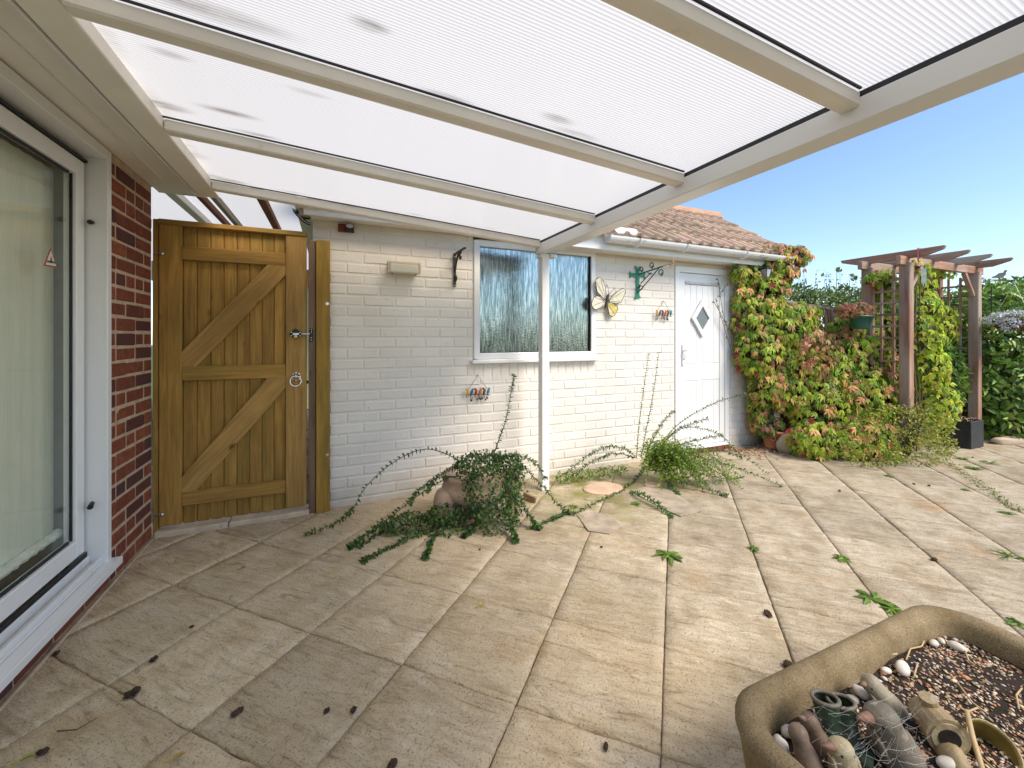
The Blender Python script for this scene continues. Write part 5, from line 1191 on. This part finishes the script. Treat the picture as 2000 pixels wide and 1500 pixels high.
for k in range(120):
    bx, by = r_.uniform(1255, 1300), r_.uniform(890, 920); far = r_.random() < .7
    if far: ex, ey = r_.uniform(1310, 1450), r_.uniform(900, 965)
    else: ex, ey = r_.uniform(1250, 1345), r_.uniform(858, 955)
    mx_, my_ = (bx+ex)/2, min(by, ey) - r_.uniform(5, 38); fp.append(stem(b, [(bx, by), (mx_, my_), (ex, ey)], 3.5 + r_.uniform(-.12, .1), 3.45 + r_.uniform(-.22, .05), .002, 12))
b.build('fine_stems', M['stemg'], s2)
A_ = stem_leaves(fp, 26, (.014, .030), YG, .1, 2); tag(leaves('foliage', A_[0], A_[1], A_[2], A_[3], A_[3]*.42, A_[4], M['leaf'], s2, rows=1), kind='stuff')
SE = [bd(1290, 895, 26, 22, 3.5, .10), bd(1320, 918, 36, 14, 3.42, .10)]
p, q = shell(SE, 2600, .35, lambda p: p[:,2] > .004); nn = len(p); tag(leaves('inner_foliage', p, rng.normal(size=p.shape)*.6+[.7,-.2,.1], q+rng.normal(size=q.shape)*.5, rng.uniform(.016,.032,nn), rng.uniform(.008,.013,nn), pick(YG, nn), M['leaf'], s2, rows=1), kind='stuff')
gc = [bd(1100+k*22, 932-k*3.0, 16, 7, 3.45+k*.03, .05) for k in range(6)]
gcv = thing('ground_weeds', 'low bright green weeds along the wall foot behind the canopy post', 'weeds', tuple(at(1150, 930, Z=0)))
p, q = shell(gc, 900, .25, lambda p: p[:,2] > .003); nn = len(p); tag(leaves('foliage', p, rng.normal(size=p.shape), q+[0,0,.6], rng.uniform(.014,.03,nn), rng.uniform(.009,.018,nn), pick([(.12,.24,.03),(.17,.30,.03),(.09,.17,.03)], nn), M['leaf'], gcv, rows=1), kind='stuff')

# darker loose pieces of slab by the post
for nm_, pts, lb in (('broken_slab', [(1232,958),(1262,950),(1310,957),(1370,998),(1330,1008),(1290,990)], 'grey broken piece of slab in front of the feathery shrub'), ('broken_slab', [(1128,1005),(1150,995),(1195,1010),(1213,1028),(1190,1042),(1150,1036)], 'cracked grey slab corner in front of the canopy post')):
    P3 = [at(x, y, Z=.006) for x, y in pts]; n_ = len(P3); off = Vector((0, 0, -.012))
    tag(MB().add(P3+[q_+off for q_ in P3], [tuple(range(n_)), tuple(range(2*n_-1, n_-1, -1))] + [(i, (i+1) % n_, n_+(i+1) % n_, n_+i) for i in range(n_)]).build(nm_, M['greyslab'], bevel=.003), lb, 'slab piece')
for px, py, r_, lb in ((1178, 952, .17, 'round pinkish concrete disc left of the feathery shrub'), (1275, 945, .075, 'small round pale concrete disc under the feathery shrub')):
    c = at(px, py, Z=.01); o = MB().lathe([(0, .012), (r_*.85, .012), (r_, .006), (r_, -.006)], (c.x, c.y, 0), 28, sx=1, sy=.75).build('concrete_disc', M['urn'], smooth=False); tag(o, lb, 'disc')
# joint weeds
def weed(px, py, r, label, seed, n=16, pal=((.16,.28,.04),(.22,.34,.06),(.12,.22,.035)), up=.35, w_=.28):
    c = at(px, py, Z=.0); th = thing('paving_weed', label, 'weed', tuple(c), 'weeds in the paving joints')
    a = np.linspace(0, 6.28, n) + rng.normal(size=n)*.18; tip = np.stack([np.cos(a), np.sin(a), rng.uniform(.05, up, n)], 1)
    ln = rng.uniform(.6, 1.05, n)*r
    leaves('rosette', np.tile(np.array(c)+[0,0,.004], (n,1)) + rng.normal(size=(n,3))*[.008,.008,.002], tip, np.tile([[0,0,1.]], (n,1)) + rng.normal(size=(n,3))*.2, ln, ln*w_, pick(pal, n), M['leaf'], th, droop=.35)
for i, (px, py, r, lb) in enumerate(((1305, 1086, .10, 'dandelion rosette in the joint in front of the feathery shrub'), (1645, 1092, .06, 'small green weed in a joint right of the dandelion rosette'), (1703, 1172, .08, 'leafy weed in the joint just beyond the stone trough'), (1742, 1190, .07, 'leafy weed nearest the back corner of the stone trough'),
        (1972, 1088, .10, 'grassy weed tuft at the right edge of the patio'), (1985, 1218, .05, 'small weed beside the right end of the stone trough'), (1735, 930, .05, 'tiny upright weed before the sprawling yellow green bush'), (1900, 915, .09, 'yellowish weed in the joint below the black planter'), (1935, 905, .10, 'grassy weed right of the black planter'),
        (1880, 897, .07, 'weed tuft at the front corner of the black planter'), (1965, 1002, .05, 'small weed in a joint at the far right of the patio'), (1885, 957, .04, 'tiny weed in a joint between planter and right edge'), (1472, 1072, .05, 'faded grassy weed in the joint left of the far paving'), (1243, 985, .05, 'green weed on the slab in front of the white wall'), (1120, 990, .05, 'green weed beside the canopy post stain'))):
    weed(px, py, r, lb, i, 18, up=.5 if i in (4, 8, 9) else .3, w_=.12 if i in (4, 8) else .28)
ns = 420; t = rng.uniform(0, 1, ns); a = at(1855, 905, Z=0); e = at(1990, 1000, Z=0); jp = np.array(a)[None]*(1-t[:,None]) + np.array(e)[None]*t[:,None] + rng.normal(size=(ns,3))*[.02,.03,0]; jp[:,2] = .003
jm = thing('joint_moss', 'line of low green moss and weeds along a far right paving joint', 'moss', tuple(a)); tag(leaves('moss', jp, rng.normal(size=(ns,3)), rng.normal(size=(ns,3))*.3+[0,0,1], rng.uniform(.012,.03,ns), rng.uniform(.006,.014,ns), pick([(.16,.22,.04),(.24,.27,.07),(.1,.17,.03)], ns), M['leaf'], jm, rows=1), kind='stuff')
# scraps on the slabs
DEB = [(258,1353,.020), (463,1390,.017), (83,1468,.012), (690,1386,.011), (374,1224,.008), (1500,1198,.020), (1540,1298,.018), (1183,1458,.012), (1825,1092,.016), (300,1287,.014), (765,1494,.016), (638,1388,.010), (1175,1068,.008), (1640,958,.012), (1785,945,.012), (1815,948,.012), (1900,893,.01), (937,1073,.008), (110,1275,.011), (1068,953,.022)]
DLAB = ['large dark shrivelled scrap on the joint nearest the patio door', 'dark oval scrap at bottom left below the larger one', 'tiny dark scrap in the bottom left corner', 'small round dark scrap at bottom centre left', 'tiny dark speck midway between gate and bottom edge', 'dark scrap beside the joint behind the stone trough', 'dark round scrap close to the left end of the trough', 'small dark scrap on the bottom slab left of the trough', 'dark scrap right of the middle on the far slabs', 'thin brown scrap on a joint left of centre', 'dark scrap cut by the bottom edge of the patio', 'grey speck between two dark scraps at bottom left', 'tiny scrap near the cracked slab before the post', 'tiny dark scrap among the far slabs below the creeper', 'left of two dark scraps below the sprawling bush', 'right of two dark scraps below the sprawling bush', 'tiny scrap by the black planter', 'tiny scrap in front of the trailing shrub', 'small brown scrap beside the patio door sill', 'clod of dark soil at the foot of the canopy post']
for i, (px, py, s_) in enumerate(DEB):
    c = at(px, py, Z=s_*.4); r_ = random.Random(i+50); k_ = r_.uniform(.55, .9)
    o = MB().ell(c, (s_*1.1, s_*k_, s_*.45), 14, 9, Matrix.Rotation(r_.uniform(0.2, 1.2), 4, 'Z'), lambda v: 1 + .34*math.sin(7*v.x+4*v.y+i) * math.cos(6*v.z+8*v.y+2*i) + .12*math.sin(19*v.x+i)).build('debris_scrap', M['dead'])
    tag(o, DLAB[i], 'debris', 'dark scraps scattered over the paving')
for px, py, col, lb in ((468, 1112, (.42,.26,.07), 'curled yellow brown leaf on the slabs near the gate'), (335, 1487, (.45,.30,.10), 'tan fallen leaf at the bottom edge of the patio'), (937, 1185, (.55,.42,.05), 'small yellow petal on the slab mid patio'), (35, 1490, (.32,.34,.08), 'greenish fallen leaf in the bottom left corner')):
    c = at(px, py, Z=.008); th = thing('fallen_leaf', lb, 'leaf', tuple(c)); n_ = 2
    leaves('leaf_blade', np.array([tuple(c)]*2), np.array([[1,.5,.1],[-.6,-.2,.25]]), np.array([[0,.1,1.],[.2,0,1]]), np.array([.035,.018]), np.array([.018,.012]), np.array([col, col]), M['drygrey'], th, fold=.4)
tw = tag(MB().tube([at(112, 1428, Z=.004), at(150, 1425, Z=.010), at(190, 1402, Z=.006)], [.0022, .0018, .0012], 6).build('twig', M['bark']), 'thin curved twig lying on the slab near the patio door', 'twig')

# =================================================================== STONE TROUGH
TX0, TX1, TY0, TY1 = .868, 1.955, .20, .762
tr = thing('stone_trough', 'rounded sandy stone trough in the bottom right corner', 'trough', ((TX0+TX1)/2, (TY0+TY1)/2, 0))
def rrect(ins, rad, z, n=8):
    x0, x1, y0_, y1_ = TX0+ins, TX1-ins, TY0+ins, TY1-ins; rad = max(rad-ins, .03); o = []
    for cx, cy, a0_ in ((x1-rad, y1_-rad, 0), (x0+rad, y1_-rad, 90), (x0+rad, y0_+rad, 180), (x1-rad, y0_+rad, 270)):
        for i in range(n+1):
            a = R(a0_ + 90*i/n); o.append((cx+rad*math.cos(a), cy+rad*math.sin(a), z))
    return o
prof = [(.055, 0), (.045, .015), (.028, .15), (.012, .25), (.003, .275), (.004, .29), (.014, .302), (.03, .307), (.048, .305), (.062, .297), (.07, .283), (.076, .25), (.082, .16)]
vs = []; fs = []; rings = [rrect(i, .15, z) for i, z in prof]; m = len(rings[0])
for r_ in rings: vs += r_
for j in range(len(rings)-1):
    for i in range(m): fs.append((j*m+i, j*m+(i+1) % m, (j+1)*m+(i+1) % m, (j+1)*m+i))
fs.append(tuple(range(m))[::-1])
MB().add(vs, fs).build('basin', M['trough'], tr, smooth=True)
SZ = .228
def soilz(x, y): return SZ + .012*math.sin(3.1*x+1)*math.cos(5*y) + .02*max(0, (x-1.3)/.6) + .006*math.sin(17*x+9*y)
nx, ny = 40, 20; vs = []; fs = []
for j in range(ny+1):
    for i in range(nx+1):
        x = TX0+.06 + (TX1-TX0-.12)*i/nx; y = TY0+.06 + (TY1-TY0-.12)*j/ny; vs.append((x, y, soilz(x, y) + random.uniform(-.003, .003)))
for j in range(ny):
    for i in range(nx): fs.append((j*(nx+1)+i, j*(nx+1)+i+1, (j+1)*(nx+1)+i+1, (j+1)*(nx+1)+i))
MB().add(vs, fs).build('soil', M['soil'], tr, smooth=True)
# gravel: thousands of grains in one mesh
ng = 5200; gx = rng.uniform(TX0+.085, TX1-.085, ng); gy = rng.uniform(TY0+.085, TY1-.085, ng)
dens = .5 + .5*np.sin(gx*9+1.3)*np.cos(gy*13+.4) + .25*np.sin(gx*23+gy*17); kp_ = rng.uniform(0, 1, ng) < np.clip(dens+.28, .12, 1); gx, gy = gx[kp_], gy[kp_]; ng = len(gx)
gz = np.array([soilz(a, b_) for a, b_ in zip(gx, gy)]) + .001
oct_ = np.array([(1,0,0),(.5,.8,.1),(-.5,.85,0),(-1,0,.1),(-.5,-.8,0),(.5,-.85,.1),(0,0,1),(0,0,-1)], float); OF = [(0,1,6),(1,2,6),(2,3,6),(3,4,6),(4,5,6),(5,0,6),(1,0,7),(2,1,7),(3,2,7),(4,3,7),(5,4,7),(0,5,7)]
sz = rng.lognormal(-5.35, .32, ng); ang = rng.uniform(0, 6.28, ng); sc_ = np.stack([sz, sz*rng.uniform(.5,.8,ng), sz*rng.uniform(.4,.6,ng)], 1)
V = oct_[None]*sc_[:,None,:]; ca_, sa_ = np.cos(ang)[:,None], np.sin(ang)[:,None]; V = np.stack([V[:,:,0]*ca_ - V[:,:,1]*sa_, V[:,:,0]*sa_ + V[:,:,1]*ca_, V[:,:,2]], 2) + np.stack([gx, gy, gz], 1)[:,None,:]
F = (np.array(OF)[None] + (np.arange(ng)*8)[:,None,None]).reshape(-1, 3); org = np.array([1.4, .48, SZ])
me = bpy.data.meshes.new('gravel'); me.from_pydata((V.reshape(-1,3)-org).tolist(), [], F.tolist()); ca = me.color_attributes.new('Col', 'FLOAT_COLOR', 'POINT')
cc = np.ones((ng*8, 4)); cc[:,:3] = np.repeat(pick([(.36,.25,.14),(.50,.40,.28),(.24,.14,.08),(.55,.50,.44),(.30,.24,.19),(.42,.22,.12)], ng), 8, 0); ca.data.foreach_set('color', cc.ravel()); me.materials.append(leafmat('gravel', .6, 0)); me.polygons.foreach_set('use_smooth', np.ones(len(F), bool))
tag(put(bpy.data.objects.new('gravel', me), Matrix.Translation(Vector(org)), tr), kind='stuff')
# white pebbles
for i, (px, py, s_, lb) in enumerate(((1824, 1257, .017, 'white oval pebble against the far trough wall, leftmost of three'), (1838, 1252, .014, 'small white pebble at the far trough wall, middle of three'), (1869, 1265, .022, 'large white pebble at the far trough wall, rightmost of three'), (1731, 1313, .014, 'slim beige pebble standing by the left trough wall'),
        (1763, 1314, .026, 'large grey pebble half covered with soil'), (1681, 1357, .022, 'cream pebble behind the stone bird figurine'), (1664, 1372, .016, 'beige pebble beside the green boots figurine'), (1539, 1428, .020, 'white egg shaped pebble left of the brown bird figurines'), (1525, 1458, .024, 'white pebble at the near left trough wall'), (1650, 1425, .018, 'yellowish pebble between boots and striped bird'), (1850, 1499, .022, 'round cream pebble at the bottom edge of the trough'))):
    c = at(px, py, Z=SZ+.014); c.z = soilz(c.x, c.y) + s_*.45
    rock('pebble', lb, c, (s_, s_*.66, s_*.6), M['pebble'], i+200, 'pebble', rot=i*.9, group='pebbles in the stone trough', amp=.06)
def sweep_fig(b, base, top, rr, n=16, bend=Vector((0,0,0)), flat=1.0):
    TT = (0, .08, .2, .33, .46, .58, .68, .76, .85, .925, .972, 1); k = len(rr); pts = [base.lerp(top, TT[i]) for i in range(k)]; b.tube(pts, rr, n, flat=flat); return pts
fg = {n_: mat('figurine_'+n_, c_, .55, .2, 30, .35, 150, dirt=d_, dirt_at=.55, dscale=26) for n_, c_, d_ in (('brown', (.20,.14,.10), (.26,.20,.15)), ('grey', (.30,.26,.19), (.20,.17,.12)), ('green', (.035,.06,.035), (.2,.2,.16)), ('stripe', (.17,.145,.11), (.42,.37,.29)), ('wood', (.30,.23,.13), (.42,.37,.30)), ('cream', (.40,.33,.20), (.28,.2,.12)))}
pinkb = mat('figurine_beak', (.24,.13,.085), .6, .2, 30, .2, 100); dk = mat('figurine_dark', (.02,.018,.015), .5, .2)
def fbase(px, py, z=None): c = at(px, py, Z=SZ if z is None else z); return c
def ftop(px, py, base, dd=0):
    return at_d(px, py, base.x*_S + base.y*_C + dd)
cambk = Vector((-_S, -_C, 0)); camrt = Vector((_C, -_S, 0))
def bird_fig(name, label, base_px, top_px, w_, mt, beak=None, eye=True, wing=True, neck=.72, dd=.03, belly=None):
    b0 = fbase(*base_px); t0 = ftop(*top_px, b0, dd); th = thing(name, label, 'figurine', tuple(b0), 'bird figurines in the stone trough')
    H = (t0-b0).length; ax = (t0-b0)/H
    rr = [w_*k for k in (.55, .86, 1.0, 1.0, .93, .80, neck, .75, .78, .68, .46, .10)]
    m_ = MB(); pts = sweep_fig(m_, b0 - ax*.01, t0, rr); m_.build('body', fg[mt], th, smooth=True)
    hc = pts[8]
    if beak is not None:
        bt = ftop(*beak, b0, dd-.01); MB().tube([hc.lerp(bt, .45), hc.lerp(bt, .75), bt], [w_*.28, w_*.2, w_*.04], 10).build('beak', pinkb if mt != 'brown' else fg[mt], th, smooth=True)
    if eye:
        for s_ in (-1, 1): MB().ell(hc + camrt*(s_*w_*.38) + cambk*w_*.58, (w_*.10,)*3, 8, 6).build('eye', dk, th, smooth=True)
    if wing:
        for s_ in (-1, 1):
            c = pts[4] + camrt*(s_*w_*.82) + cambk*w_*.25; MB().tube([c+ax*w_*.9, c+ax*w_*.3, c-ax*w_*.5, c-ax*w_*1.4], [w_*.15, w_*.36, w_*.34, w_*.06], 10, flat=.5).build('wing', fg[mt], th, smooth=True)
    return th, pts
bird_fig('bird_figurine', 'smooth brown bird figurine nearest the left trough wall', (1590, 1520), (1552, 1413), .026, 'brown', eye=False, wing=False, neck=.68)
bird_fig('bird_figurine', 'smooth brown bird figurine behind its twin beside the boots', (1626, 1490), (1572, 1392), .026, 'brown', beak=(1560, 1400), eye=False, wing=False, neck=.68)
bird_fig('bird_figurine', 'mossy grey stone bird leaning back by the left trough wall', (1755, 1400), (1690, 1322), .030, 'grey', beak=(1680, 1338), neck=.8, dd=.02)
bird_fig('bird_figurine', 'cream and brown duckling figurine with pink beak at the bottom edge', (1655, 1530), (1640, 1447), .032, 'cream', beak=(1606, 1456), neck=.85, dd=.0)
th, pts = bird_fig('bird_figurine', 'large striped grey chick figurine with pink beak under cobwebs', (1770, 1500), (1712, 1382), .044, 'stripe', beak=(1672, 1403), neck=.74, dd=.0)
bt = thing('boots_figurine', 'pair of small dark green boot ornaments with grey rims', 'figurine', tuple(fbase(1640, 1470)))
for (bx, by), (tx, ty) in (((1628, 1478), (1612, 1364)), ((1662, 1478), (1643, 1370))):
    b0 = fbase(bx, by); t0 = ftop(tx, ty, b0, .02); ax = (t0-b0).normalized()
    bo = MB().tube([b0, b0.lerp(t0, .35), b0.lerp(t0, .8), t0], [.026, .024, .026, .029], 16, cap=False).build('boot', fg['green'], bt, smooth=True)
    MB().tube([b0+ax*.012, b0+ax*.012+camrt*.03+cambk*.03], [.024, .018], 12).build('toe', fg['green'], bo, smooth=True)
    M_ = Matrix.Translation(t0) @ basis(b0, t0); MB().tube([M_ @ Vector((.027*math.cos(a), .027*math.sin(a), 0)) for a in np.linspace(0, 2*math.pi, 21)], .0045, 8, cap=False).build('rim', fg['stripe'], bo, smooth=True)
    MB().tube([t0-ax*.02, t0-ax*.018], .024, 16).build('cavity', dk, bo)
lg = thing('log_figurine', 'hollow log ornament with a dark round end hole', 'figurine', tuple(fbase(1850, 1440)))
a = at(1806, 1385, Z=SZ+.05); e = at(1853, 1442, Z=SZ+.052); ax = (e-a).normalized()
lo_ = MB().tube([a, a.lerp(e, .3), a.lerp(e, .7), e], [.034, .037, .04, .043], 18).build('log', fg['wood'], lg, smooth=False)
MB().tube([e, e+ax*.003], .034, 18).build('end_ring', fg['cream'], lo_); MB().tube([e+ax*.003, e+ax*.0045], .022, 18).build('hole', dk, lo_)
st0 = a+Vector((0,0,.02)); MB().tube([a.lerp(e,.25), a.lerp(e,.25)+Vector((-.01,.0,.05))], [.024, .018], 12).build('branch_stub', fg['wood'], lo_, smooth=False)
MB().tube([e-ax*.02-Vector((0,0,.03)), e+ax*.05-Vector((0,0,.04))], [.03, .022], 12).build('root', fg['wood'], lo_, smooth=True)
cu = thing('tilted_cup', 'olive ceramic cup lying tilted at the bottom right of the trough', 'cup', tuple(fbase(1935, 1480)))
c = at(1930, 1462, Z=SZ+.02); Mt = Matrix.Rotation(R(38), 4, Vector((camrt.x, camrt.y, 0))) 
MB().lathe([(0, -.06), (.03, -.06), (.042, -.03), (.048, .01), (.052, .02), (.049, .024), (.044, .012), (.036, -.03), (0, -.045)], c, 24, Mt).build('cup_body', mat('olive_glaze', (.16,.115,.025), .3, .3, 20, .1, 80), cu, smooth=True)
sk = thing('dry_stick', 'pale dry stick poking out of the trough soil', 'stick', tuple(fbase(1895, 1420)))
MB().tube([at_d(1888, 1388, .98), at_d(1900, 1440, .93), at_d(1918, 1500, .88), at_d(1925, 1540, .85)], .005, 8).tube([at_d(1872, 1380, .98), at_d(1890, 1390, .98), at_d(1910, 1382, .98)], .002, 6).build('stick_body', M['straw'], sk, smooth=True)
dr = thing('dry_roots', 'pale dry roots and stems straggling over the trough gravel', 'roots', tuple(fbase(1800, 1290)))
for q_ in ([(1806,1252),(1800,1268),(1778,1276),(1770,1300)], [(1800,1268),(1810,1275),(1815,1283)], [(1720,1285),(1738,1290),(1752,1288)], [(1885,1275),(1892,1295),(1903,1305)], [(1785,1330),(1792,1308)], [(1996,1355),(1985,1370),(1990,1395)], [(1870,1345),(1900,1380),(1930,1400)]):
    MB().tube([Vector((v.x, v.y, soilz(v.x, v.y)+.010)) for v in (at(x, y, Z=SZ+.012) for x, y in q_)], .0022, 6).build('root', M['straw'], dr, smooth=True)
cw = thing('cobweb', 'fine white cobweb strands strung over the bird figurines', 'cobweb', tuple(fbase(1690, 1440))); wb = mat('cobweb_silk', (.7,.7,.68), .6, .02); b = MB(); r_ = random.Random(77)
for k in range(80):
    x, y = r_.uniform(1600, 1800), r_.uniform(1370, 1490); d = .93 - (y-1370)/120*.09 + r_.uniform(-.01, .01); a = at_d(x, y, d); e = at_d(x+r_.uniform(-50, 60), y+r_.uniform(-35, 45), d+r_.uniform(-.02, .02)); b.tube([a, a.lerp(e, .5)-Vector((0,0,.006)), e], .00016, 3)
b.build('strands', wb, cw)
